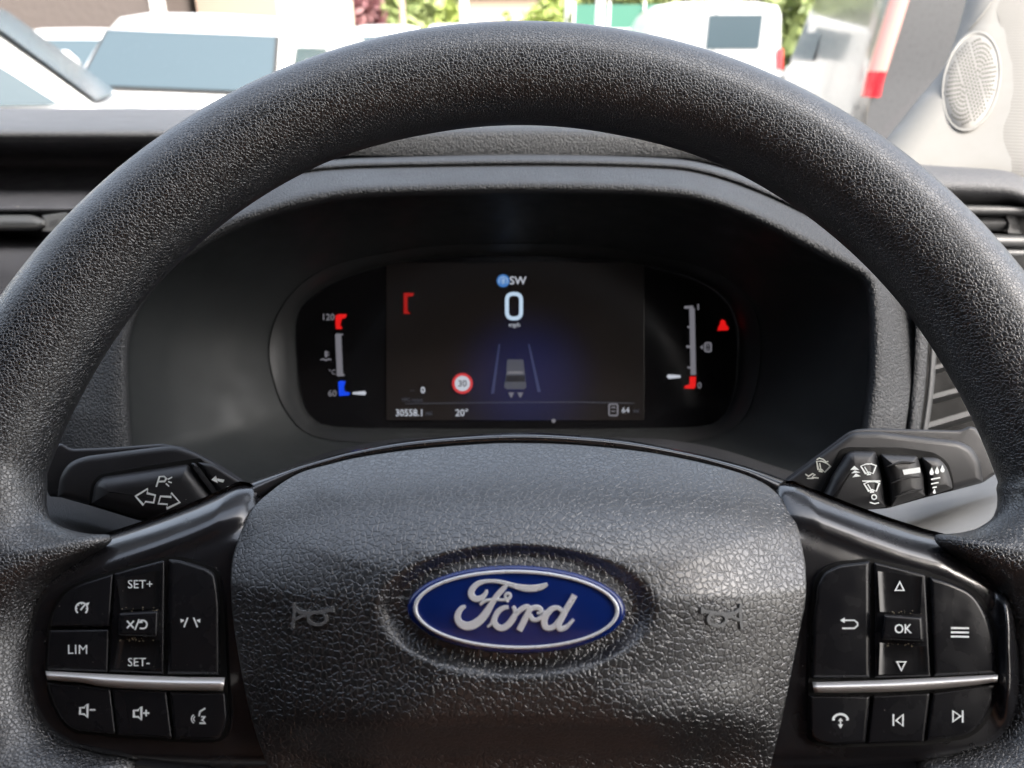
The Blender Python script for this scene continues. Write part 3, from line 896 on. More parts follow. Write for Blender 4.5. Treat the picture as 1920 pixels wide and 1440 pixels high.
grip = pslab([(1651, 851, 4), (1720, 855, 5), (1732, 892), (1735, 930, 3), (1671, 950, 3), (1665, 905)], ZS, 0.006, 0.0200, 0.0060, steps=6).build('grip_ring', M['stalkring'], rs, sharp=70)
for pts in ([(1662, 875), (1690, 867), (1717, 867)], [(1671, 906), (1700, 896), (1728, 894)], [(1678, 932), (1706, 922), (1732, 917)]):
    P = spline(pts, 6); w = [1 + 4.5 * math.sin(math.pi * i / (len(P) - 1)) for i in range(len(P))]
    ribbon(P, w, cpl(ZS), 0.018, 0.0208, MB(), bev=1.4).build('rib', M['stalkring'], grip)
pslab([(1728, 857, 4), (1760, 858, 10), (1776, 876, 10), (1784, 902), (1786, 916, 3), (1741, 930, 3), (1738, 892)], ZS, 0.006, 0.0178, 0.0035, steps=5).build('end_cap', M['stalkring'], rs, sharp=70)
def fan(ox, oy, k=1.0):
    q = lambda *l: [(ox + x * k, oy + y * k) for x, y in l]
    return [(q((-14, -7), (-4, -11), (6, -11), (15, -8), (9, 7), (1, 4), (-5, 7)), 2.4, True), (q((-7, -6), (2, 9)), 2.2), (q((-3, 9), (5, 8)), 3.0)]
pmarks(rs, ZS, 0.0191, strokes=fan(1628, 881) + fan(1634, 914) + [([(1617, 902), (1651, 902)], 2.4), (arc(1639, 932, 4.4, 0, 360, 14)[:-1], 2.4, True), ([(1631, 942), (1640, 944.5), (1648, 942.5)], 2.4)],
       polys=[[(1594, 881), (1602, 873.5), (1611, 881)], [(1596, 887.5), (1603, 881.8), (1613, 886)], [(1598, 895), (1605, 887.5), (1614, 893)]])
pmarks(grip, ZS, 0.0201, polys=[[(1692, 881), (1725, 876), (1726, 886), (1695, 890.5)]])
drop = lambda x, y, k: [(x, y - 8 * k), (x + 2.4 * k, y - 3 * k), (x + 4 * k, y + 1 * k), (x + 3 * k, y + 4.6 * k), (x, y + 5.6 * k), (x - 3 * k, y + 4.6 * k), (x - 4 * k, y + 1 * k), (x - 2.4 * k, y - 3 * k)]
pmarks(rs, ZS, 0.0179, polys=[drop(1747, 885, 1.05), drop(1757, 883, 1.05), drop(1767, 880, 1.05), drop(1752, 922, 0.7)],
       strokes=[([(1745.5, 899), (1763, 895.5)], 2.8), ([(1746, 907.5), (1760, 904.5)], 2.6), ([(1748, 914.5), (1756.5, 913)], 2.4)])
def rotated(strokes, ox, oy, a):
    c, s_ = math.cos(R(a)), math.sin(R(a)); out = []
    for pts, w, *k in strokes:
        out.append(([(ox + (x - ox) * c - (y - oy) * s_, oy + (x - ox) * s_ + (y - oy) * c) for x, y in pts], w, *k))
    return out
pmarks(rs, ZS, 0.0126, strokes=rotated(fan(1541, 876, 0.95), 1541, 876, 22) + [([(1531, 862), (1536, 859), (1543, 861), (1549, 866), (1553, 865)], 2.2), ([(1510, 889), (1516, 893), (1524, 888), (1528, 890), (1522, 895), (1535, 896.5)], 2.4), ([(1513, 897), (1526, 897)], 2.2)], mat='icon_dim')

# ================================================================== steering column shroud
sh = mk_thing('column_shroud', 'grey grained steering column shroud under the two stalks', 'column shroud', at_pt(cp(970, 950, 0.36)))
rows_s = []
for k, (dy, z, ex) in enumerate([(-36, 0.405, -16), (-14, 0.375, -8), (-4, 0.362, 0), (6, 0.352, 4), (40, 0.322, 8), (85, 0.292, 12), (200, 0.285, 20)]):
    top = [(60 - ex, 925), (92 - ex, 928), (165, 944), (260, 968), (420, 960), (640, 860), (724, 826), (800, 812), (970, 805), (1140, 812), (1230, 826), (1300, 850), (1500, 925), (1665, 948), (1787, 915), (1868 + ex, 888), (1910 + ex, 880), (1960 + ex, 880)]
    P = resample(spline(top, 6), 120)
    zc = lambda x: z - 0.03 * math.exp(-((x - 970) / 330) ** 2) * 0
    rows_s.append([cp(x, y + dy * (1 if dy > 0 else 1 - math.exp(-((x - 970) / 330) ** 4)) + 12 * math.exp(-((x - 970) / 330) ** 4), zc(x)) for x, y in P])
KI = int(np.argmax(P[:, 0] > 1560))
MB().grid([r[:KI + 1] for r in rows_s]).build('shell', M['shroud'], sh)
MB().grid([r[KI:] for r in rows_s]).build('shell', M['knee_sunlit'], sh)['label'] = 'panel under the wiper stalk with sunlight painted into its pale grey'

# ================================================================== instrument cluster
ZC = 0.50
cluster = mk_thing('instrument_cluster', 'black instrument cluster with lit digital display behind the wheel', 'instrument cluster', at_pt(cp(968, 800, ZC)))
lens_px = [(556, 600), (557, 690), (566, 750), (588, 786), (630, 800), (760, 803), (970, 804), (1180, 803), (1310, 799), (1352, 784), (1376, 740), (1385, 660), (1380, 600), (1352, 553), (1280, 515), (1150, 489), (970, 479), (790, 487), (660, 517), (585, 556)]
LP = resample(spline(lens_px, 6, closed=True), 160, closed=True)
def ang_sorted(P, c, n=200):
    P = np.array(P); a = np.unwrap(np.arctan2(P[:, 1] - c[1], P[:, 0] - c[0]))
    if a[-1] < a[0]: P = P[::-1]; a = a[::-1]
    a = a - a[0] + math.atan2(P[0, 1] - c[1], P[0, 0] - c[0])
    q = np.linspace(0, 2 * math.pi, n + 1)[:-1]
    ax = np.concatenate([a - 2 * math.pi, a, a + 2 * math.pi]); PX = np.vstack([P, P, P])
    o = np.argsort(ax)
    return np.stack([np.interp(q, ax[o], PX[o, 0]), np.interp(q, ax[o], PX[o, 1])], axis=1)
CC = (968, 650)
lensA = ang_sorted(resample(spline(lens_px, 8, closed=True), 600, closed=True), CC)
mb = MB(); fill_cap(mb, [cp(x, y, ZC) for x, y in lensA]); mb.build('lens', M['lens'], cluster)
frame_px = [(506, 640), (516, 720), (545, 782), (592, 818), (700, 830), (970, 832), (1250, 830), (1348, 815), (1398, 778), (1422, 700), (1424, 620), (1398, 556), (1325, 505), (1150, 466), (970, 457), (790, 464), (620, 500), (540, 560)]
frameA = ang_sorted(resample(spline(frame_px, 8, closed=True), 600, closed=True), CC)
rws = [[cp(x, y, ZC - 0.0005) for x, y in lensA], [cp(*(p * 0.96 + q * 0.04), ZC - 0.003) for p, q in zip(lensA, frameA)],
       [cp(*(p * 0.5 + q * 0.5), ZC - 0.012) for p, q in zip(lensA, frameA)], [cp(x, y, ZC - 0.018) for x, y in frameA]]
MB().grid(rws, closed_v=True).build('bezel', M['bezel'], cluster)
# display panel
screen = pslab([(724, 492), (1208, 492), (1208, 788), (724, 788)], ZC, 0.0003, 0.0009, 0.0002, r=3).build('display', M['screen'], cluster)
M['white_lit'] = glow('lit_white', (0.80, 0.84, 0.95), 0.120)
M['pale_lit'] = glow('lit_pale_blue', (0.62, 0.80, 1.0), 0.152)
M['grey_lit'] = glow('lit_grey', (0.55, 0.54, 0.62), 0.056)
M['dim_lit'] = glow('lit_dim', (0.30, 0.32, 0.42), 0.040)
M['red_lit'] = glow('lit_red', (1.0, 0.01, 0.01), 0.136)
M['darkred_lit'] = glow('lit_dark_red', (0.75, 0.015, 0.012), 0.088)
M['blue_lit'] = glow('lit_blue', (0.0, 0.07, 1.0), 0.152)
M['sky_lit'] = glow('lit_sky_blue', (0.10, 0.36, 0.95), 0.096)
M['lane_lit'] = glow('lit_lane', (0.10, 0.13, 0.34), 0.056)
HL, HS = 0.0008, 0.0014
def cm(parent, mat, h, name='symbol', **kw):
    return pmarks(parent, ZC, h, mat=mat, name=name, **kw)
g_ = ROOT_M[cluster.name].inverted() @ Vector(cp(985, 715, ZC)); SCREEN_GLOW.inputs[1].default_value = g_
# speed and top line
cm(screen, 'pale_lit', HS, 'speed_digit', strokes=[(round_poly([(950.5, 551, 14), (977, 551, 14), (977, 597, 14), (950.5, 597, 14)], 14, 6), 7.2, True)])
cm(screen, 'white_lit', HS, 'lettering', texts=[('SW', 971, 533, 14.5, dict(bold=0.01)), ('mph', 964.5, 613, 8.5, {})])
disc = cm(screen, 'sky_lit', HS, 'cruise_symbol', polys=[arc(943.5, 526.5, 12, 0, 360, 24)[:-1]])
cm(disc, 'pale_lit', HS + 0.0003, 'symbol', strokes=[(arc(943.5, 527, 8, 150, 390, 14), 1.2), (arc(943.5, 525, 2.2, 0, 360, 8)[:-1], 1, True), (arc(943.5, 529.5, 2.4, 0, 360, 8)[:-1], 1, True)])
cm(screen, 'darkred_lit', HS, 'gauge_mark', polys=[[(757, 549), (776, 549.5), (774.5, 555), (764, 556), (764, 583), (770, 588), (757, 588.5)]])
# lanes and car from behind
cm(screen, 'lane_lit', HS, 'lane_line', polys=[[(935, 645), (938, 645), (926.5, 738), (920.5, 738)]])
cm(screen, 'lane_lit', HS, 'lane_line', polys=[[(990, 645), (993, 645), (1014, 735), (1008, 735)]])
car = cm(screen, 'dim_lit', HS, 'car_symbol', polys=[[(951, 674), (981, 674), (984, 700), (987, 726), (982, 730), (950, 730), (945, 726), (949, 700)]])
M['car_dark'] = glow('lit_car_dark', (0.05, 0.055, 0.085), 0.035)
cm(car, 'car_dark', HS + 0.0002, 'rear_panel', polys=[[(950, 704), (983, 704), (985, 716), (948, 716)]])
cm(car, 'grey_lit', HS + 0.0002, 'rear_window', polys=[[(952, 696), (980, 696), (981, 701), (951, 701)]])
cm(car, 'grey_lit', HS + 0.0002, 'wheel', polys=[[(953, 736), (964, 736), (958.5, 747)], [(970, 736), (981, 736), (975.5, 747)]])
# speed sign
sg = cm(screen, 'white_lit', HS, 'speed_sign', polys=[arc(867, 719, 19, 0, 360, 28)[:-1]])
M['sign_red'] = glow('lit_sign_red', (0.95, 0.05, 0.06), 0.112)
M['ink'] = plain('ink', (0.015, 0.015, 0.018), 0.6)
cm(sg, 'sign_red', HS + 0.0002, 'ring', strokes=[(arc(867, 719, 17, 0, 360, 28)[:-1], 5, True)])
cm(sg, 'ink', HS + 0.0002, 'lettering', texts=[('30', 867, 724.5, 11.5, dict(bold=0.01))])
# bottom rows
cm(screen, 'white_lit', HS, 'lettering', texts=[('0', 793, 737, 11.5, dict(bold=0.02)), ('30558.1', 768, 780, 12.5, dict(bold=0.012, xs=0.92)), ('20°', 866, 780, 12.5, dict(bold=0.01)), ('64', 1173, 774, 10.5, {})])
cm(screen, 'dim_lit', HS, 'lettering', texts=[('MPG instant', 773, 753, 7, dict(xs=0.78)), ('mi', 804, 779, 9, {}), ('mi', 1193, 774, 8, {}), ('--', 773, 735, 9, {})])
cm(screen, 'grey_lit', HS, 'pump_symbol', strokes=[(round_poly([(1142, 758), (1158, 758), (1158, 779), (1142, 779)], 3), 3, True), ([(1146, 764), (1154, 764)], 2.5), ([(1146, 771), (1154, 771)], 2)])
cm(screen, 'dim_lit', HS, 'divider', strokes=[([(760, 757), (900, 755), (1080, 754), (1190, 756)], 1.2)])
# gauges either side
cm(cluster, 'grey_lit', HL, 'temperature_bar', strokes=[([(634, 627), (637.5, 705)], 11.5), ([(630, 627), (643, 627)], 3), ([(634, 704), (646, 703)], 4)])
cm(cluster, 'red_lit', HL, 'hot_mark', polys=[[(629, 592), (635, 589), (650, 589), (648, 596), (641, 598), (638, 610), (642, 614), (640, 617), (630, 617), (629, 608)]])
cm(cluster, 'blue_lit', HL, 'cold_mark', polys=[[(634, 716), (640, 713.5), (648, 715), (645, 725), (646, 734), (656, 736), (655, 741), (636, 742.5), (635, 732)]])
cm(cluster, 'white_lit', HL, 'needle', polys=[[(661, 735.5), (684, 733), (687, 737), (684, 741), (661, 739)]])
cm(cluster, 'grey_lit', HL, 'lettering', texts=[('120', 615, 600, 11.5, dict(bold=0.01)), ('60', 623, 743, 11.5, dict(bold=0.01)), ('°C', 623, 702, 9, {})])
cm(cluster, 'grey_lit', HL, 'thermometer_symbol', strokes=[([(611, 658), (611, 670)], 4), ([(612, 661), (617, 661)], 2), ([(612, 666), (617, 666)], 2), ([(601, 675), (606, 673), (611, 676), (616, 673), (621, 675)], 2.4)])
cm(cluster, 'grey_lit', HL, 'fuel_bar', strokes=[([(1297.5, 578), (1300, 703)], 10), ([(1283, 576.5), (1300, 575.5)], 5), ([(1289, 613), (1296, 613)], 3.5), ([(1287, 650), (1296, 650)], 4.5), ([(1289, 689), (1296, 689)], 3.5)])
cm(cluster, 'red_lit', HL, 'empty_mark', polys=[[(1293, 706), (1305, 706), (1304, 726), (1300, 729), (1283, 728), (1284, 723), (1293, 721)]])
cm(cluster, 'white_lit', HL, 'needle', polys=[[(1250, 706), (1253, 702), (1276, 703.5), (1276, 708), (1254, 710.5)]])
cm(cluster, 'grey_lit', HL, 'lettering', texts=[('1', 1309, 581, 11, dict(bold=0.02)), ('0', 1311.5, 728, 11, dict(bold=0.01))])
cm(cluster, 'grey_lit', HL, 'pump_symbol', polys=[[(1313, 651), (1318, 646), (1318, 656)]], strokes=[(round_poly([(1322, 643), (1333, 643), (1333, 659), (1322, 659)], 3), 3, True), ([(1325, 648), (1330, 648)], 2.5), ([(1325, 654), (1330, 654)], 2)])
cm(cluster, 'red_lit', HL, 'belt_warning', polys=[[(1355, 599), (1360, 602), (1361, 608), (1366, 614), (1365, 619), (1345, 620), (1347, 613), (1350, 607), (1351, 601)]])
cm(cluster, 'grey_lit', HL, 'sensor_dot', polys=[arc(1038, 789, 4, 0, 360, 10)[:-1]])

# ================================================================== dashboard
dash = mk_thing('dashboard', 'dark grey grained dashboard with a hooded binnacle around the instruments', 'dashboard', at_pt(cp(968, 420, 0.45)))
# ---- binnacle recess and hood: lofted through the edges seen in the photograph
NH = 260
def crv(pts): return resample(spline(pts, 8), NH)
lipin = crv([(246, 860), (240, 790), (236, 700), (240, 630), (262, 572), (310, 510), (380, 462), (440, 428), (509, 402), (570, 386), (638, 373), (767, 364), (993, 359), (1219, 364), (1328, 380), (1437, 424), (1547, 482), (1595, 506), (1620, 524), (1631, 557), (1634, 634), (1631, 718), (1618, 810), (1606, 860)])
crest = crv([(234, 860), (228, 790), (225, 700), (229, 625), (252, 562), (302, 497), (372, 447), (425, 415), (509, 386), (574, 367), (638, 357), (703, 351), (993, 344), (1219, 349), (1328, 366), (1437, 409), (1552, 466), (1603, 494), (1634, 516), (1644, 551), (1648, 634), (1644, 718), (1630, 810), (1618, 860)])
btop = crv([(110, 860), (104, 790), (112, 700), (140, 620), (185, 545), (245, 480), (330, 418), (410, 372), (500, 340), (587, 324), (650, 319), (703, 317), (993, 313), (1219, 317), (1310, 327), (1400, 355), (1490, 395), (1590, 448), (1660, 495), (1700, 545), (1713, 620), (1707, 718), (1696, 810), (1690, 860)])
groove = btop.copy(); ctr = np.array((968, 900.0))
def grow(P, k): 
    d = P - ctr; L = np.linalg.norm(d, axis=1, keepdims=True)
    return P + d / L * k
u = np.linspace(0, 1, NH)
topw = np.clip(np.sin(math.pi * u) * 1.25 - 0.15, 0, 1) ** 0.8        # 1 over the top, 0 at the sides
def zrow(P, zs, zt): return [cp(p[0], p[1], zs + (zt - zs) * w) for p, w in zip(P, topw)]
rowsH = [zrow(grow(lipin, -10), 0.418, 0.418), zrow(grow(lipin, -3), 0.402, 0.402), zrow(lipin * 0.6 + crest * 0.4, 0.397, 0.396), zrow(crest, 0.3955, 0.3965),
         zrow(crest * 0.8 + btop * 0.2, 0.3965, 0.402), zrow(crest * 0.4 + btop * 0.6, 0.4005, 0.418), zrow(btop, 0.404, 0.432), zrow(grow(btop, 2.5), 0.410, 0.4375),
         zrow(grow(btop, 4.5), 0.410, 0.437), zrow(grow(btop, 8), 0.405, 0.4345), zrow(grow(btop, 15), 0.404, 0.438), zrow(grow(btop, 19), 0.406, 0.446), zrow(grow(btop, 23), 0.412, 0.462)]
hood = MB().grid(rowsH).build('instrument_hood', M['hood'], dash)
# upper step of the hood behind it, cut by the rim
a1 = crv([(420, 420), (520, 330), (600, 296), (760, 292), (993, 291), (1219, 293), (1330, 305), (1430, 345), (1530, 420)])
a2 = crv([(440, 400), (540, 300), (640, 272), (780, 256), (993, 250), (1160, 256), (1300, 276), (1420, 325), (1520, 400)])
a3 = crv([(440, 392), (545, 288), (650, 258), (790, 243), (993, 238), (1140, 243), (1290, 262), (1420, 315), (1520, 392)])
a4 = crv([(440, 386), (545, 278), (650, 250), (790, 236), (993, 232), (1140, 236), (1290, 254), (1420, 308), (1520, 386)])
zz = lambda P, z: [cp(p[0], p[1], z) for p in P]
MB().grid([zz(a1, 0.474), zz(a1 * 0.1 + a2 * 0.9, 0.469), zz(a2 * 0.6 + a3 * 0.4, 0.471), zz(a3, 0.478), zz(a4, 0.56)]).build('hood_top', M['hood'], dash)
MB().grid([zz(a4, 0.559), zz(grow(a4, 4), 0.95)]).build('hood_rear', M['hood'], dash)
# recess walls between hood and cluster
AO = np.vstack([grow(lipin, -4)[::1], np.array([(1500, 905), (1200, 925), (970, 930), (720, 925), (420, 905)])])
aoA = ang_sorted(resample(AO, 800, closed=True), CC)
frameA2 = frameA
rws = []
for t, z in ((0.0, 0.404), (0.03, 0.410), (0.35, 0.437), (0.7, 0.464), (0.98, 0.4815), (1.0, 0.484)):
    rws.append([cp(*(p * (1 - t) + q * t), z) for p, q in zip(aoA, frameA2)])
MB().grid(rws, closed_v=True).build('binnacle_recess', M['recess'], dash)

# ---- left of the wheel: long padded top, open shelf, vent
def along_x(prof, x0, x1, name, mat, bow=0.0, nx=24, pxref=150):
    pts = [yp(pxref, py, y) for py, y in prof]
    rws = []
    for i in range(nx + 1):
        t = i / nx; x = x0 + (x1 - x0) * t
        rws.append([(x, p[1] + bow * (1 - (2 * t - 1) ** 2), p[2]) for p in pts])
    return MB().grid(rws).build(name, mat, dash)
XL0, XL1 = -1.30, -0.16
along_x([(203, 1.35), (209, 1.02), (222, 0.80), (234, 0.655), (238, 0.635), (243, 0.622), (250, 0.616), (258, 0.617), (264, 0.624), (268, 0.64)], XL0, XL1, 'upper_pad', M['dash'])
along_x([(266, 0.638), (275, 0.665), (290, 0.70), (312, 0.715), (316, 0.705), (350, 0.665), (386, 0.628), (391, 0.622), (396, 0.624), (402, 0.66)], XL0, XL1, 'shelf', M['dashdark'])
along_x([(398, 0.66), (415, 0.675), (440, 0.66), (446, 0.63), (462, 0.612), (480, 0.606), (520, 0.60), (560, 0.60), (900, 0.52)], XL0, XL1, 'lower_panel', M['dashdark'])
along_x([(203, 1.35), (210, 1.02), (224, 0.80), (232, 0.70), (250, 0.64), (330, 0.60)], XL1 + 0.002, 0.27, 'rear_deck', M['dash'])
ZV = 0.60
vl = pslab([(-420, 403), (60, 403, 10), (84, 412, 12), (88, 424, 12), (70, 432, 10), (-420, 434)], ZV, -0.03, 0.004, 0.006, r=4, steps=6).build('vent_blade', M['vent'], dash)
tabl = pslab([(78, 404, 3), (124, 398, 6), (128, 401, 5), (110, 437, 4), (77, 434, 4), (86, 420)], ZV, -0.03, -0.001, 0.001).build('vent_tab', M['vent'], dash)
pmarks(tabl, ZV, -0.0009, strokes=[([(93, 416.5), (109, 412)], 1.6), ([(92.5, 420.5), (108.5, 416.5)], 1.6), ([(92, 424.5), (107, 421)], 1.6)], mat='ink', name='mark')

# ---- right of the wheel: trim strip, vents, door-side top pad
def strip(pa, pb, z0, z1, name, mat, lift=0.0, n=20):
    A = resample(spline(pa, 6), n); B = resample(spline(pb, 6), n)
    rws = []
    for t, dz in ((0, 0.012), (0.02, 0.002), (0.08, 0), (0.5, -lift), (0.92, 0), (0.98, 0.002), (1, 0.012)):
        rws.append([cp(*(p * (1 - t) + q * t), z0 + (z1 - z0) * t + dz) for p, q in zip(A, B)])
    return MB().grid(rws).build(name, mat, dash)
strip([(1708, 520), (1716, 600), (1711, 718), (1699, 815), (1692, 870)], [(1733, 520), (1741, 600), (1736, 718), (1724, 815), (1716, 870)], 0.407, 0.409, 'trim_strip', M['hood'])
vr = strip([(1736, 520), (1745, 600), (1740, 718), (1727, 815), (1719, 870)], [(1748, 520), (1757, 600), (1752, 718), (1739, 815), (1730, 870)], 0.411, 0.413, 'vent_frame', M['vent'], 0.001)
for (x0, y0, x1, y1, w) in ((1744, 745, 1830, 722, 9), (1738, 798, 1840, 768, 10), (1750, 690, 1840, 664, 8), (1735, 852, 1850, 822, 9)):
    mbs = MB()
    q = lambda px, py, z: cp(px, py, z)
    mbs.grid([[q(x0, y0 - w / 2, 0.425), q(x1, y1 - w / 2, 0.425)], [q(x0, y0 - w / 2, 0.416), q(x1, y1 - w / 2, 0.416)], [q(x0, y0 + w / 2, 0.416), q(x1, y1 + w / 2, 0.416)], [q(x0, y0 + w * 1.6, 0.445), q(x1, y1 + w * 1.6, 0.445)]], smooth=False)
    mbs.build('slat', M['vent'], vr)
mbv = MB(); mbv.grid([[cp(1720, 480, 0.46), cp(2050, 480, 0.46)], [cp(1720, 900, 0.46), cp(2050, 900, 0.46)]]); mbv.build('vent_cavity', M['gap'], dash)
def along_px(prof, xs, name, mat):
    """rows of (py, depth) swept across pixel columns; dy lets a column sag"""
    rws = [[cp(x, py + dy, z) for (py, z) in prof] for x, dy in xs]
    return MB().grid(rws).build(name, mat, dash)
xsR = [(1600, -6), (1700, -3), (1780, 0), (1850, 2), (1880, 4), (1900, 8), (1925, 18), (1960, 40), (2000, 70)]
along_px([(288, 0.80), (296, 0.70), (306, 0.60), (318, 0.540), (322, 0.530), (328, 0.524), (340, 0.519), (350, 0.518), (360, 0.521), (368, 0.528), (384, 0.545)], xsR, 'side_pad', M['dash'])
xr = [(1740, -1), (1820, 0), (1906, 1), (1960, 2)]
along_px([(383, 0.54), (386, 0.528), (390, 0.526), (399, 0.527), (402, 0.532), (405, 0.56)], xr, 'vent_ledge', M['vent'])
along_px([(402, 0.56), (440, 0.56)], xr, 'vent_back', M['gap'])
along_px([(438, 0.545), (442, 0.529), (447, 0.527), (460, 0.528), (463, 0.535)], xr, 'vent_ledge', M['vent'])
along_px([(462, 0.545), (466, 0.532), (472, 0.530), (482, 0.532), (486, 0.56)], xr, 'vent_ledge', M['vent'])
along_px([(380, 0.60), (484, 0.58), (560, 0.55), (640, 0.50), (900, 0.46)], [(1740, 0), (1900, 0), (2100, 0)], 'side_panel', M['dashdark'])
# round vent wheel with bright end
A0, A1 = cp(1700, 418, 0.545), cp(1884, 419, 0.545)
ax = (A1 - A0) / np.linalg.norm(A1 - A0); e1 = np.cross(ax, (0, 0, 1)); e1 /= np.linalg.norm(e1); e2 = np.cross(ax, e1)
def cyl(p0, p1, r0, r1, n=24):
    return [[p + (e1 * math.cos(a) + e2 * math.sin(a)) * r for a in np.linspace(0, 2 * math.pi, n + 1)[:-1]] for p, r in ((p0, r0), (p1, r1))]
m1 = MB(); g = cyl(A0, A1, 0.0052, 0.0052); m1.grid(g, closed_v=True); kn = m1.build('vent_wheel', M['vent'], dash)
m2 = MB(); g = cyl(A1, A1 + ax * 0.0012, 0.0052, 0.0055) + [cyl(A1, A1 + ax * 0.0018, 0.0052, 0.0040)[1]]; m2.grid(g, closed_v=True); m2.fan(g[-1]); m2.build('end_ring', M['chrome'], kn)
tabr = pslab([(1884, 404, 3), (1904, 398, 4), (1916, 440, 3), (1888, 438, 3), (1891, 420)], 0.54, -0.02, 0.002, 0.001, r=3).build('vent_tab', M['vent'], dash)
pmarks(tabr, 0.54, 0.0021, strokes=[([(1895 + k, 421 + 3.2 * k), (1912 + k, 424 + 3.4 * k)], 1.2) for k in range(3)], mat='ink', name='mark')

# ================================================================== windscreen pillar with loudspeaker
pil = mk_thing('windscreen_pillar', 'cream windscreen pillar trim with a round perforated loudspeaker cover', 'pillar trim', at_pt(cp(1760, 320, 0.6)))
prow_ = []
for py, xl, zl in ((-520, 1985, 0.72), (-260, 1885, 0.69), (0, 1812, 0.655), (60, 1795, 0.645), (125, 1770, 0.632), (190, 1718, 0.62), (258, 1664, 0.61), (300, 1632, 0.603), (330, 1612, 0.601)):
    row = []
    for t in np.linspace(0, 1, 25):
        x = xl + (2260 - xl) * t
        z = zl - 0.02 * (1 - (1 - min(1, t * 10)) ** 2) - 0.09 * t ** 1.25
        row.append(cp(x, py, z))
    row.insert(0, cp(xl + 2, py, zl + 0.012))
    prow_.append(row)
def refine(rws, n):
    A = np.array(rws); out = []
    cols = [spline([A[i, j] for i in range(A.shape[0])], n) for j in range(A.shape[1])]
    return [[cols[j][i] for j in range(len(cols))] for i in range(len(cols[0]))]
MB().grid(refine(prow_, 8)).build('trim', M['cream'], pil)
# seam and fabric panel on the upper right
def pill_z(px, py):
    rows_ = [(-520, 1985, 0.72), (-260, 1885, 0.69), (0, 1812, 0.655), (60, 1795, 0.645), (125, 1770, 0.632), (190, 1718, 0.62), (258, 1664, 0.61), (300, 1632, 0.603), (330, 1612, 0.601)]
    xl = np.interp(py, [r[0] for r in rows_], [r[1] for r in rows_]); zl = np.interp(py, [r[0] for r in rows_], [r[2] for r in rows_])
    t = min(1, max(0, (px - xl) / (2260 - xl)))
    return zl - 0.02 * (1 - (1 - min(1, t * 10)) ** 2) - 0.09 * t ** 1.25
PF = lambda px, py, h: cp(px, py, pill_z(px, py) - h)
m, t_, b_ = new_mat('pillar_fabric'); setp(b_, (0.185, 0.179, 0.165), 0.85)
wv = node(t_, 'ShaderNodeTexWave', Scale=150.0, Distortion=0.6, wave_type='BANDS', bands_direction='Z'); tc_ = node(t_, 'ShaderNodeTexCoord')
t_.links.new(tc_.outputs['Object'], wv.inputs['Vector'])
bu_ = node(t_, 'ShaderNodeBump', Strength=1.0, Distance=0.0002); t_.links.new(wv.outputs['Fac'], bu_.inputs['Height']); t_.links.new(bu_.outputs[0], b_.inputs['Normal'])
M['fabric'] = m
A = resample(spline([(1980, -300), (1905, -60), (1868, 0), (1880, 60), (1893, 130), (1885, 200), (1872, 240), (1880, 290), (1890, 340)], 6), 40)
rws = []
for k in range(14):
    t = k / 13
    rws.append([PF(a[0] + (2250 - a[0]) * t, a[1], 0.0012 if k else -0.0005) for a in A])
MB().grid(rws).build('fabric_panel', M['fabric'], pil)
ribbon(resample(spline([(1990, -200), (1935, -70), (1890, -20), (1862, 0), (1838, 30), (1815, 56)], 6), 60), 3.0, PF, 0.0, 0.0010, MB(), bev=1.0).build('seam', M['cream'], pil)
# loudspeaker cover
SPC = (1821, 153); rot = R(11)
def ell(a, rx, ry):
    x, y = rx * math.cos(a), ry * math.sin(a)
    return SPC[0] + x * math.cos(rot) - y * math.sin(rot), SPC[1] + x * math.sin(rot) + y * math.cos(rot)
SO = np.array(cp(*SPC, pill_z(*SPC)))
# local plane of the cover from the trim around it
ta = PF(SPC[0] + 40, SPC[1], 0) - PF(SPC[0] - 40, SPC[1], 0); tb = PF(SPC[0], SPC[1] + 70, 0) - PF(SPC[0], SPC[1] - 70, 0)
SN = np.cross(ta, tb); SN /= np.linalg.norm(SN)
if np.dot(SN, EYE - SO) < 0: SN = -SN
def SF(px, py, h):
    d = ray(px, py); o = SO + SN * h
    return EYE + d * (np.dot(o - EYE, SN) / np.dot(d, SN))
TH = np.linspace(0, 2 * math.pi, 65)[:-1]
def sring(rx, ry, h): return [SF(*ell(a, rx, ry), h) for a in TH]
g = [sring(55, 97, -0.004), sring(54.5, 96, 0.0006), sring(53, 94, 0.0016), sring(51, 91.5, 0.0017), sring(49.8, 90, 0.0010), sring(48.8, 88.6, 0.0010), sring(47.5, 86.5, 0.0018), sring(30, 55, 0.0022), sring(3, 5, 0.0023)]
mb = MB().grid(g, closed_v=True); mb.fan(g[-1]); spk_ = mb.build('speaker_cover', M['cream'], pil)
M['hole'] = plain('grille_hole', (0.022, 0.019, 0.012), 0.8, spec=0.1)
holes = MB()
cands = []
sq = math.sqrt(0.5)
for i in range(-13, 14):                                    # straight rows through the middle, arcs at both ends
    for j in range(-4, 5):
        cands.append((i * 3.6, j * 3.6, 'row'))
seen_h = []
def addhole(lx, ly):
    # lx, ly in a unit disc stretched later
    if lx * lx + ly * ly > 0.94 ** 2: return
    for a_, b2 in seen_h:
        if (a_ - lx) ** 2 + (b2 - ly) ** 2 < 0.052 ** 2: return
    seen_h.append((lx, ly))
step = 0.098
ca, sa = math.cos(R(48)), math.sin(R(48))
for i in range(-14, 15):                                    # diagonal rows
    for j in range(-2, 3):
        x, y = i * step * 1.0, j * step * 1.08
        addhole(x * ca - y * sa, x * sa + y * ca)
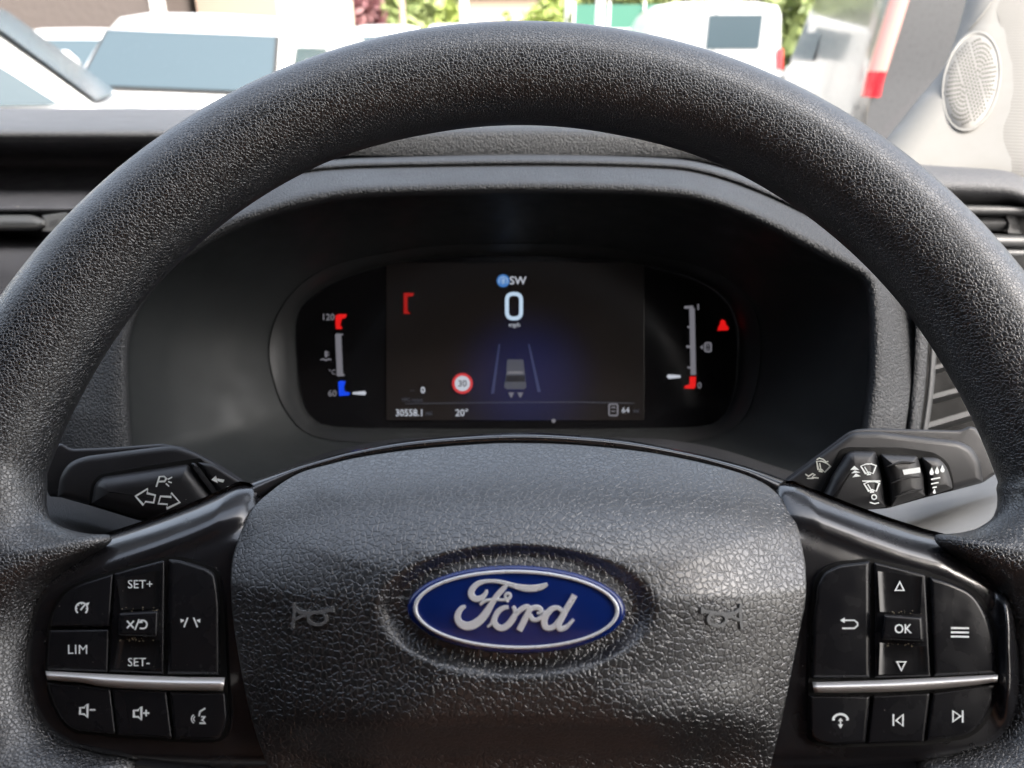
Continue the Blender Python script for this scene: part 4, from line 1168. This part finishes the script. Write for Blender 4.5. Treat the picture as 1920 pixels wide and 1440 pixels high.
for sgn in (-1, 1):
    ox, oy = -sgn * sa * 0.26, sgn * ca * 0.26
    for k in range(1, 9):
        rr = k * step; nn = max(6, int(math.pi * rr / (step * 1.0)))
        for q in range(nn + 1):
            a = math.pi * q / nn
            x, y = rr * math.cos(a), rr * math.sin(a) * sgn
            addhole(ox + x * ca - y * sa, oy + x * sa + y * ca)
for lx, ly in seen_h:
    r0 = math.hypot(lx, ly); a0 = math.atan2(ly, lx)
    cx_, cy_ = ell(a0, 47.5 * r0, 86.5 * r0)
    hh = 0.0023 - 0.0005 * r0 ** 1.5
    holes.fan([SF(cx_ + 1.5 * math.cos(a), cy_ + 2.1 * math.sin(a), hh + 0.0003) for a in np.linspace(0, 2 * math.pi, 7)[:-1]], smooth=False)
tag(holes.build('grille_holes', M['hole'], spk_), kind='stuff')

# ================================================================== windscreen glass with its dark border
m, t_, b_ = new_mat('clear_glass'); t_.nodes.remove(b_)
tr = t_.nodes.new('ShaderNodeBsdfTransparent'); tr.inputs[0].default_value = (0.96, 0.975, 0.97, 1)
t_.links.new(tr.outputs[0], t_.nodes['Material Output'].inputs['Surface'])
M['clear'] = m
ws = mk_thing('windscreen', 'clear windscreen of the cab above the dashboard', 'windscreen', at_pt((-0.4, 1.15, 1.40)))
def wsp(x, t):                                             # t 0 at the foot, 1 at the roof
    bow = 0.22 * ((x + 0.43) / 0.95) ** 2
    return (x, 1.32 - 1.20 * t - bow * (1 - 0.95 * t), 1.37 + 0.66 * t)
xs_ = np.linspace(-1.36, 0.50, 21)
MB().grid([[wsp(x, t) for x in xs_] for t in np.linspace(0, 1, 9)]).build('pane', M['clear'], ws)

# ================================================================== cab shell around the camera (roof, doors, rear wall)
def struct(name, mb, mat, **k):
    o = mb.build(name, mat, None, **k); o['kind'] = 'structure'; return o
M['headliner'] = plain('headliner', (0.10, 0.10, 0.10), 0.9, bump=(900, 0.0002))
M['doorcard'] = plain('door_card', (0.025, 0.025, 0.026), 0.6, bump=(700, 0.0002))
M['rearwall'] = plain('rear_wall', (0.12, 0.065, 0.045), 0.8, bump=(300, 0.0004))
rws = []
for y in np.linspace(0.08, -1.05, 12):
    rws.append([(x, y, 2.03 + 0.035 * math.sin(math.pi * (0.08 - y) / 1.13) - 0.14 * abs((x + 0.43) / 1.07) ** 4) for x in np.linspace(-1.50, 0.64, 24)])
top = [[(p[0], p[1], p[2] + 0.05) for p in r] for r in rws]
mb = MB().grid(rws).grid(top).grid([rws[0], top[0]]).grid([rws[-1], top[-1]])
struct('cab_roof', mb, M['headliner'])
for side, x in (('right', 0.60), ('left', -1.46)):
    mb = MB(); s = 1 if x > 0 else -1
    prof = [(0.35, 0.02), (0.9, 0.0), (1.22, -0.02), (1.30, -0.05), (1.335, -0.03), (1.34, 0.01), (1.33, 0.04), (0.35, 0.05)]
    mb.grid([[(x + s * d, y, z) for z, d in prof] for y in np.linspace(1.40, -1.08, 20)])
    struct('cab_door_' + side, mb, M['doorcard'])
    mb = MB()
    for y0, y1 in ((-0.22 if s > 0 else 0.30, -1.06),):  # unseen posts, widened to block side-window light and cut the fill
        mb.box((min(x, x + s * 0.06), y1, 1.30), (max(x, x + s * 0.06), y0, 2.08))
    struct('cab_blocker_post_' + side, mb, M['doorcard'])
mb = MB(); mb.grid([[(x, -1.06 + 0.04 * math.sin((x + 0.4) * 9) ** 2, z) for x in np.linspace(-1.56, 0.70, 40)] for z in np.linspace(0.3, 2.12, 12)])
struct('cab_rear_wall', mb, M['rearwall'])
# closed front of the cab under the windscreen
mb = MB().grid([[(x, y, z) for x in np.linspace(-1.52, 0.66, 12)] for y, z in ((0.66, 0.60), (0.86, 0.80), (0.92, 1.10), (0.98, 1.30), (1.36, 1.36))])
struct('cab_front_wall', mb, M['doorcard'])
mb = MB().grid([[(x, y, 0.62) for x in np.linspace(-1.46, 0.6, 8)] for y in np.linspace(-1.05, 0.9, 8)])
struct('cab_floor', mb, M['doorcard'])

# unseen driver's seat, added behind the camera to give warm brown reflections
M['seat'] = plain('seat_reflector', (0.50, 0.26, 0.165), 0.85, bump=(500, 0.0004))
st_ = []
for z, y, w, d in ((0.95, -0.42, 0.24, 0.05), (1.05, -0.46, 0.25, 0.07), (1.30, -0.52, 0.25, 0.07), (1.50, -0.57, 0.22, 0.06), (1.58, -0.59, 0.14, 0.05), (1.62, -0.60, 0.13, 0.06), (1.80, -0.62, 0.12, 0.06), (1.85, -0.63, 0.08, 0.04)):
    st_.append([(w * abs(math.cos(a)) ** 0.6 * (1 if math.cos(a) > 0 else -1), y + d * abs(math.sin(a)) ** 0.7 * (1 if math.sin(a) > 0 else -1), z) for a in np.linspace(0, 2 * math.pi, 33)[:-1]])
mb = MB().grid(st_, closed_v=True); mb.fan(st_[-1]); mb.fan(st_[0])
sb = [[(0.25 * abs(math.cos(a)) ** 0.5 * (1 if math.cos(a) > 0 else -1) * k, -0.22 + 0.26 * abs(math.sin(a)) ** 0.5 * (1 if math.sin(a) > 0 else -1) * k, z) for a in np.linspace(0, 2 * math.pi, 33)[:-1]] for z, k in ((0.72, 0.96), (0.80, 1.0), (0.90, 1.0), (0.95, 0.94))]
mb.grid(sb, closed_v=True); mb.fan(sb[-1]); mb.fan(sb[0])
struct('added_cab_seat', mb, M['seat'])

# ================================================================== outside
m, t_, b_ = new_mat('asphalt'); setp(b_, (0.16, 0.155, 0.15), 0.9)
tc_ = node(t_, 'ShaderNodeTexCoord'); n_ = node(t_, 'ShaderNodeTexNoise', Scale=1.3, Detail=8.0); r_ = node(t_, 'ShaderNodeValToRGB')
r_.color_ramp.elements[0].color = (0.15, 0.146, 0.14, 1); r_.color_ramp.elements[1].color = (0.28, 0.275, 0.265, 1)
t_.links.new(tc_.outputs['Object'], n_.inputs['Vector']); t_.links.new(n_.outputs[0], r_.inputs[0]); t_.links.new(r_.outputs[0], b_.inputs['Base Color'])
M['asphalt'] = m
mb = MB().grid([[(x, y, 0) for x in np.linspace(-120, 120, 13)] for y in np.linspace(-60, 180, 13)])
struct('ground', mb, M['asphalt'])
M['vanwhite'] = plain('van_white', (0.62, 0.62, 0.61), 0.3, coat=0.5)
M['vangrey'] = plain('van_grey', (0.075, 0.075, 0.078), 0.30, metal=0.0, coat=0.7)
M['glassdark'] = plain('vehicle_glass', (0.06, 0.085, 0.10), 0.22, spec=0.5)
M['tyre'] = plain('tyre', (0.02, 0.02, 0.02), 0.8)
M['wheelrim'] = plain('wheel_rim', (0.4, 0.4, 0.4), 0.4, metal=0.8)
M['trimblack'] = plain('trim_black', (0.03, 0.03, 0.03), 0.6)
M['redlens'] = plain('red_lens', (0.62, 0.02, 0.03), 0.2, coat=0.6)
M['glarelens'] = plain('glare_lens', (0.70, 0.36, 0.31), 0.15, coat=0.6)  # upper tail lamp: white-pink glare painted into the lens colour
M['headlens'] = plain('head_lens', (0.7, 0.72, 0.74), 0.15, coat=0.6)

def van(name, label, cat, loc, rz, L=5.0, Wd=1.95, H=1.95, cowl=1.27, wtop=1.70, nose=2.45, cx=1.45, tx=0.92, mat='vanwhite', group=None, tilt=0.0,
        sidewin=((0.55, -0.25),), rear=None, tall_light=False, car=False, mirrors=True, lamp_z=(0.85, 1.25), seal=True):
    m4 = Matrix.Translation(Vector(loc)) @ Matrix.Rotation(rz, 4, 'Z') @ Matrix.Rotation(tilt, 4, 'X')
    v = mk_thing(name, label, cat, m4, group)
    hw = Wd / 2; xb = -L / 2
    st = [(nose, 0.42, 0.62, 0.80), (nose - 0.05, 0.32, 0.86, 0.90), (nose - 0.30, 0.28, 1.00 if not car else 0.86, 0.97), (cx + 0.12, 0.28, cowl - 0.06, 1.0), (cx, 0.28, cowl, 1.0),
          (tx, 0.28, wtop + 0.06, 1.0), (tx - 0.35, 0.28, H - 0.02, 1.0), (tx - 0.9, 0.28, H, 1.0)]
    if car: st += [(xb + 1.5, 0.28, H - 0.02, 1.0), (xb + 0.6, 0.28, cowl + 0.08, 1.0), (xb + 0.15, 0.30, cowl - 0.02, 0.97), (xb, 0.42, 0.7, 0.86)]
    else: st += [(xb + 0.5, 0.28, H, 1.0), (xb + 0.10, 0.28, H - 0.02, 0.995), (xb, 0.34, H - 0.10, 0.975)]
    def sec(x, zb, zt, k):
        w = hw * k; belt = min(cowl - 0.10, zt - 0.12)
        up = max(0.0, zt - belt)
        wt = w * (1 - 0.085 * min(1, up / 0.7)) if not car else w * (1 - 0.22 * min(1, up / 0.5))
        pts = [(-w * 0.93, zb), (-w, zb + 0.12), (-w, belt), (-wt, zt - min(0.16, up * 0.35)), (-wt * 0.93, zt - min(0.05, up * 0.12)), (-wt * 0.6, zt), (0, zt + 0.012)]
        full = pts + [(-a, b) for a, b in pts[-2::-1]]
        return [(x, a, b) for a, b in full]
    rings = [sec(*s) for s in st]
    mb = MB().grid(rings); fill_cap(mb, rings[0]); fill_cap(mb, rings[-1])
    mb.build('body', M[mat], v, local=True, sharp=40)
    # windscreen
    g = []
    for t in np.linspace(0.06, 0.97, 7):
        x = cx + (tx - cx) * t; z = cowl + (wtop + 0.06 - cowl) * t
        w = hw * (0.90 - 0.09 * t) * (0.78 if car else 0.97)
        g.append([(x + 0.012 + 0.03 * (1 - (yy / w) ** 2), yy, z + 0.014) for yy in np.linspace(-w, w, 11)])
    MB().grid(g).build('windscreen', M['glassdark'], v, local=True)
    g = []
    for t in (0.015, 0.5, 1.0):
        x = cx + (tx - cx) * t; z = cowl + (wtop + 0.06 - cowl) * t
        w = hw * (0.90 - 0.09 * t) * (0.78 if car else 0.97) + 0.035
        g.append([(x + 0.004 + 0.028 * (1 - (yy / w) ** 2), yy, z + 0.006) for yy in np.linspace(-w, w, 11)])
    if seal: MB().grid(g).build('windscreen_seal', M['trimblack'], v, local=True)
    for s in (-1, 1):
        for (xa, xc) in sidewin:
            wz = wtop - 0.02
            q = [(cx - 0.16, cowl + 0.03), (xc, cowl + 0.03), (xc, wz), (tx - 0.10, wz)]
            y_lo, y_hi = hw * 1.004, hw * (1.004 - 0.085 * min(1, (wz - cowl + 0.1) / 0.7))
            if car: y_hi = hw * 0.80
            MB().add([(x, s * (y_lo if i < 2 else y_hi), z) for i, (x, z) in enumerate(q)], [(0, 1, 2, 3)], False).build('side_window', M['glassdark'], v, local=True)
        for xw in (nose - 0.85, xb + 0.95):
            tm = MB(); ring = lambda r, yy: [(xw + r * math.cos(a), s * yy, 0.34 + r * math.sin(a)) for a in np.linspace(0, 2 * math.pi, 21)[:-1]]
            tm.grid([ring(0.20, hw + 0.01), ring(0.31, hw + 0.012), ring(0.335, hw - 0.03), ring(0.335, hw - 0.22)], closed_v=True)
            wh = tm.build('wheel', M['tyre'], v, local=True)
            rm = MB(); rm.fan(ring(0.20, hw + 0.008)); rm.build('rim', M['wheelrim'], wh, local=True)
        # mirror
        mm = MB(); 
        mm.grid([[(cx - 0.35 + 0.07 * math.cos(a), s * (hw + 0.05 + d), cowl + 0.16 + 0.15 * math.sin(a) * k) for a in np.linspace(0, 2 * math.pi, 13)[:-1]] for d, k in ((0, 0.6), (0.06, 1.0), (0.18, 1.0), (0.22, 0.7))], closed_v=True)
        for e_ in (0, 3): mm.fan([(cx - 0.35 + 0.07 * math.cos(a), s * (hw + 0.05 + (0, 0, 0, 0.22)[e_]), cowl + 0.16 + 0.15 * math.sin(a) * (0.6, 0, 0, 0.7)[e_]) for a in np.linspace(0, 2 * math.pi, 13)[:-1]])
        if mirrors: mm.build('mirror', M[mat] if not car else M['trimblack'], v, local=True)
        # lamps
        hl = MB(); hl.grid([[(nose - 0.03 - 0.30 * t, s * hw * (0.62 + 0.33 * t), 0.72 + 0.20 * u_ * (1 - 0.3 * t) + 0.03) for t in np.linspace(0, 1, 6)] for u_ in (0, 0.5, 1)])
        hl.build('headlight', M['headlens'], v, local=True)
        z0, z1 = (1.26, 1.92) if tall_light else lamp_z
        if tall_light:
            zz_ = [(z0, 1.42, 'redlens'), (1.42, 1.70, 'glarelens'), (1.70, z1, 'glarelens')]
        else: zz_ = [(z0, z1, 'redlens')]
        for za, zb_, mt in zz_:
            tl = MB(); rr = []
            for zq in np.linspace(za, zb_, 5):
                wk = hw * (1 - 0.085 * min(1, max(0, zq - cowl + 0.1) / 0.7))
                wd = 0.11 - 0.04 * (zq - z0) / (z1 - z0)
                rr.append([(xb + wd, s * (wk + 0.016), zq), (xb + 0.02, s * (wk + 0.016), zq), (xb - 0.02, s * (wk - 0.03), zq), (xb - 0.022, s * (wk - 0.08), zq)])
            tl.grid(rr); tl.build('tail_light', M[mt], v, local=True)
    if rear:
        for (ya, yb, za, zb_) in rear:
            MB().add([(xb - 0.012, ya, za), (xb - 0.012, yb, za), (xb - 0.012, yb, zb_), (xb - 0.012, ya, zb_)], [(0, 1, 2, 3)], False).build('rear_window', M['glassdark'], v, local=True)
        MB().box((xb - 0.03, -hw * 0.95, 0.32), (xb + 0.05, hw * 0.95, 0.55)).build('bumper', M['trimblack'], v, local=True)
        MB().box((xb - 0.009, -0.008, 0.56), (xb - 0.003, 0.008, H - 0.15)).build('door_gap', M['trimblack'], v, local=True)
    return v

van('parked_van', 'white van facing us beyond the dash with a blue-grey windscreen', 'van', (-2.96, 8.35, 0), R(-91.5), cowl=1.22, wtop=1.65, H=1.90, group='vans parked outside', tilt=R(-2.0))
van('parked_van', 'white van at the far left seen side-on, its windscreen sloping right', 'van', (-3.70, 4.05, 0), R(24), mirrors=False, seal=False, group='vans parked outside')
van('parked_van', 'white van half hidden between the two nearer white vans', 'van', (-6.95, 13.4, 0), R(-80), group='vans parked outside')
van('parked_van', 'white van seen from behind with one rear window, left of the grey van', 'van', (2.95, 13.6, 0), R(86), H=2.22, wtop=1.95, cowl=1.45, rear=((0.10, -0.62, 1.62, 2.04),), mirrors=False, lamp_z=(1.36, 1.62), group='vans parked outside')
fw = Vector((0.20, 0.98, 0)).normalized(); rt = Vector((fw.y, -fw.x, 0))
gc = Vector((2.42, 5.35, 0)) + fw * 2.65 + rt * 1.0
van('parked_van', 'silver-grey van on the right with tall red tail lights, pale glare painted into their upper part', 'van', gc, math.atan2(fw.y, fw.x), L=5.3, Wd=2.0, H=2.45, wtop=2.0, cowl=1.45, mat='vangrey', tall_light=True, mirrors=False, rear=((-0.8, -0.08, 1.95, 2.25), (0.08, 0.8, 1.95, 2.25)), group='vans parked outside')
van('parked_van', 'white van in front of the green trees, right of the site cabin', 'van', (-3.3, 21.5, 0), R(-82), H=2.3, wtop=1.95, cowl=1.45, group='vans parked outside')
van('parked_van', 'distant pale van seen side-on just above the top of the wheel rim', 'van', (0.1, 23.5, 0), R(4), H=2.4, wtop=2.0, cowl=1.45, group='vans parked outside')

# buildings
M['wallbrown'] = plain('wall_render', (0.10, 0.082, 0.074), 0.9, bump=(6, 0.02))
M['wallbeige'] = plain('wall_beige', (0.34, 0.25, 0.20), 0.9)
M['cabincream'] = plain('cabin_cream', (0.60, 0.53, 0.42), 0.7)
M['housebeige'] = plain('house_wall', (0.60, 0.45, 0.34), 0.9)
M['roofgrey'] = plain('roof_tile', (0.20, 0.16, 0.15), 0.8)
M['white'] = plain('white_paint', (0.75, 0.74, 0.70), 0.6)
M['orange'] = plain('orange_plastic', (0.75, 0.16, 0.06), 0.5)
M['teal'] = plain('teal_mesh', (0.05, 0.17, 0.12), 0.7)
M['greysign'] = plain('sign_grey', (0.30, 0.30, 0.33), 0.7)
bd = mk_thing('warehouse', 'grey-brown rendered warehouse wall at the upper left', 'building', at_pt((-16, 21, 0)))
MB().box((-34, 20, 0), (-8.75, 30, 7)).build('wall', M['wallbrown'], bd)
MB().box((-8.76, 19.9, 0), (-8.50, 20.15, 7)).build('downpipe', M['white'], bd)
for k in range(5):
    MB().box((-30 + 5 * k, 19.95, 4.2), (-27.5 + 5 * k, 20.05, 5.6)).build('window', M['glassdark'], bd)
MB().box((-34.3, 19.7, 7), (-8.4, 30.3, 7.3)).build('roof', M['roofgrey'], bd)
b2 = mk_thing('annexe', 'pale beige annexe beside the warehouse downpipe', 'building', at_pt((-7, 22, 0)))
MB().box((-8.45, 22, 0), (-5.45, 29, 5.2)).build('wall', M['wallbeige'], b2)
MB().box((-8.6, 21.7, 5.2), (-5.3, 29.3, 5.45)).build('roof', M['roofgrey'], b2)
MB().box((-6.25, 21.93, 0), (-5.65, 22.02, 2.1)).build('door', M['white'], b2)
cb = mk_thing('site_cabin', 'cream site cabin with a faint grey sign, above the rim', 'cabin', at_pt((-4.2, 17, 0)))
MB().box((-4.72, 16.5, 0.1), (-3.60, 18.6, 2.75)).build('wall', M['cabincream'], cb)
MB().box((-4.78, 16.44, 2.75), (-3.54, 18.66, 2.85)).build('roof', M['white'], cb)
sgn = MB().box((-4.55, 16.47, 1.85), (-3.78, 16.49, 2.30)).build('sign', M['white'], cb)
MB().box((-4.42, 16.455, 2.03), (-3.93, 16.468, 2.12)).build('lettering_band', M['greysign'], sgn)
pb = mk_thing('barrier_post', 'orange and white barrier post beside the white van', 'post', at_pt((-3.95, 12.2, 0)))
for z0, z1, mt in ((0, 1.15, 'white'), (1.15, 1.45, 'orange'), (1.45, 1.85, 'white'), (1.85, 2.05, 'orange')):
    g = [[(-3.95 + 0.10 * math.cos(a), 12.2 + 0.10 * math.sin(a), z) for a in np.linspace(0, 2 * math.pi, 13)[:-1]] for z in (z0, z1)]
    mb = MB().grid(g, closed_v=True); mb.fan(g[1]); mb.build('band', M[mt], pb)
hs = mk_thing('house', 'beige house far behind the trees', 'house', at_pt((-1.2, 42, 0)))
MB().box((-3.4, 42, 0), (1.6, 50, 4.4)).build('wall', M['housebeige'], hs)
rf = MB().add([(-3.8, 41.6, 4.4), (2.0, 41.6, 4.4), (2.0, 50.4, 4.4), (-3.8, 50.4, 4.4), (-3.8, 46, 7), (2.0, 46, 7)], [(0, 1, 5, 4), (2, 3, 4, 5), (0, 4, 3), (1, 2, 5), (0, 3, 2, 1)], False).build('roof', M['roofgrey'], hs)
MB().box((-2.6, 41.95, 1.9), (-1.3, 42.05, 3.1)).build('window', M['glassdark'], hs)
MB().box((-0.3, 41.95, 1.9), (0.8, 42.05, 3.1)).build('window', M['glassdark'], hs)
MB().box((-0.2, 45.6, 6.2), (0.4, 46.4, 7.9)).build('chimney', M['wallbeige'], rf)

def pole(px, Y, r, mat, label, h=6.0):
    x = yp(px, 20, Y)[0]
    o = mk_thing('lamp_post', label, 'post', at_pt((x, Y, 0)))
    g = [[(x + rr * math.cos(a), Y + rr * math.sin(a), z) for a in np.linspace(0, 2 * math.pi, 13)[:-1]] for z, rr in ((0, r * 1.5), (0.9, r * 1.5), (0.95, r), (h, r * 0.7))]
    MB().grid(g, closed_v=True).build('column', M[mat], o)
    MB().box((x - 0.12, Y - 0.9, h - 0.05), (x + 0.12, Y + 0.1, h + 0.08)).build('lamp_head', M['greysign'], o)
pole(754, 24, 0.10, 'wallbeige', 'thin pinkish post among the trees left of the rim top')
pole(870, 19, 0.11, 'white', 'pale post in front of the beige house')
pole(1065, 26, 0.12, 'white', 'pale post left of the teal fence')
pole(1125, 15, 0.09, 'white', 'white post standing against the teal fence')

fn = mk_thing('fence', 'teal mesh fence between the trees and the white van', 'fence', at_pt((2.4, 17.5, 0)))
for k in range(3):
    xa = 1.35 + 0.75 * k
    MB().box((xa, 17.5, 0.1), (xa + 0.70, 17.53, 2.55)).build('panel', M['teal'], fn)
    MB().box((xa - 0.05, 17.46, 0), (xa - 0.004, 17.56, 2.62)).build('post', M['white'], fn)
    MB().box((xa, 17.485, 2.05), (xa + 0.70, 17.496, 2.09)).build('rail', M['white'], fn)

# trees and shrubs
def leafmat(name, c1, c2):
    m, t_, b_ = new_mat(name); setp(b_, c1, 0.6)
    g_ = node(t_, 'ShaderNodeNewGeometry'); r_ = node(t_, 'ShaderNodeValToRGB')
    r_.color_ramp.elements[0].color = (*c1, 1); r_.color_ramp.elements[1].color = (*c2, 1)
    t_.links.new(g_.outputs['Random Per Island'], r_.inputs[0]); t_.links.new(r_.outputs[0], b_.inputs['Base Color'])
    b_.inputs['Transmission Weight'].default_value = 0.0
    return m
M['leaf_green'] = leafmat('leaf_green', (0.12, 0.16, 0.05), (0.28, 0.33, 0.12))
M['leaf_lime'] = leafmat('leaf_lime', (0.22, 0.29, 0.06), (0.36, 0.42, 0.12))
M['leaf_dark'] = leafmat('leaf_dark', (0.05, 0.08, 0.03), (0.12, 0.16, 0.07))
M['leaf_purple'] = leafmat('leaf_purple', (0.14, 0.05, 0.06), (0.28, 0.13, 0.13))
M['bark'] = plain('bark', (0.10, 0.075, 0.055), 0.9, bump=(20, 0.02))
def tree(name, label, cat, x, y, h, rx, rz_, zc, mat, n, leaf=0.22, group=None):
    o = mk_thing(name, label, cat, at_pt((x, y, 0)), group)
    tr_ = MB()
    def limb(p0, p1, r0, r1):
        p0 = np.array(p0, float); p1 = np.array(p1, float); d = (p1 - p0) / np.linalg.norm(p1 - p0)
        a = np.cross(d, (0.3, 0.9, 0.2)); a /= np.linalg.norm(a); b = np.cross(d, a)
        tr_.grid([[p + (a * math.cos(t) + b * math.sin(t)) * r for t in np.linspace(0, 2 * math.pi, 9)[:-1]] for p, r in ((p0, r0), ((p0 + p1) / 2 + a * 0.03, (r0 + r1) / 2), (p1, r1))], closed_v=True)
    limb((x, y, 0), (x + 0.1, y, zc), 0.05 * h ** 0.6, 0.025 * h ** 0.6)
    clumps = []
    for k in range(14):
        v = RNG.normal(size=3); v /= np.linalg.norm(v); r = RNG.uniform(0.45, 0.95)
        c = np.array((x + v[0] * rx * r, y + v[1] * rx * r, max(0.3, zc + v[2] * rz_ * r)))
        clumps.append(c)
        if k < 7: limb((x + 0.05, y, zc * 0.75), c, 0.02 * h ** 0.6, 0.008)
    tr_.build('trunk', M['bark'], o)
    cb_ = MB(); vs = []; fs = []
    for i in range(n):
        c = clumps[RNG.integers(len(clumps))]
        p = c + RNG.normal(size=3) * np.array((rx, rx, rz_)) * 0.20
        if p[2] < 0.05: continue
        a = RNG.normal(size=3); a /= np.linalg.norm(a); b = np.cross(a, RNG.normal(size=3)); b /= np.linalg.norm(b)
        s = leaf * RNG.uniform(0.6, 1.3); k0 = len(vs)
        vs += [p - a * s, p + b * s * 0.5, p + a * s, p - b * s * 0.5]
        fs.append((k0, k0 + 1, k0 + 2, k0 + 3))
    cb_.add(vs, fs, False); cb_.build('crown', M[mat], o, weld=False)
    return o
tg = 'trees beyond the parked vehicles'
tree('tree', 'dark purple-leaved tree above the site cabin', 'tree', yp(668, 0, 26)[0], 26, 5, 1.0, 1.3, 3.2, 'leaf_purple', 1800, group=tg)
tree('tree', 'mid green tree between the purple tree and the pinkish post', 'tree', yp(715, 0, 30)[0], 30, 7, 1.6, 2.6, 3.0, 'leaf_green', 3000, group=tg)
tree('tree', 'green tree right of the pinkish post', 'tree', yp(790, 0, 33)[0], 33, 7, 1.6, 2.6, 2.8, 'leaf_green', 3000, group=tg)
tree('shrub', 'bright lime green shrub left of the pale post', 'shrub', yp(838, 10, 25)[0], 25, 3, 0.62, 1.4, 1.6, 'leaf_lime', 1500, group=None)
tree('shrub', 'low lime hedge shrub in front of the house', 'shrub', yp(915, 30, 34)[0], 34, 2, 1.6, 0.9, 1.2, 'leaf_lime', 1800)
tree('tree', 'green tree right of the beige house', 'tree', yp(1020, 0, 36)[0], 36, 7, 1.9, 2.2, 2.6, 'leaf_lime', 2600, group=tg)
tree('tree', 'dark green tree behind the teal fence', 'tree', yp(1150, 0, 24)[0], 24, 7, 1.7, 2.0, 3.0, 'leaf_green', 3000, group=tg)
tree('tree', 'large green tree behind the white van', 'tree', yp(1245, 0, 27)[0], 27, 8, 1.9, 2.4, 3.2, 'leaf_green', 3000, group=tg)
# far wood closing the view
wv_ = MB(); vs = []; fs = []
for i in range(26000):
    x = RNG.uniform(-60, 60); y = RNG.uniform(56, 66); z = abs(RNG.normal()) * 4.2 + RNG.uniform(0, 5)
    a = RNG.normal(size=3); a /= np.linalg.norm(a); b = np.cross(a, RNG.normal(size=3)); b /= np.linalg.norm(b); s = RNG.uniform(0.3, 0.75); k0 = len(vs)
    p = np.array((x, y, z)); vs += [p - a * s, p + b * s * 0.6, p + a * s, p - b * s * 0.6]; fs.append((k0, k0 + 1, k0 + 2, k0 + 3))
wv_.add(vs, fs, False)
tag(wv_.build('far_woodland', M['leaf_green'], None, weld=False), 'far green woodland closing the view behind the houses', 'woodland', kind='stuff')
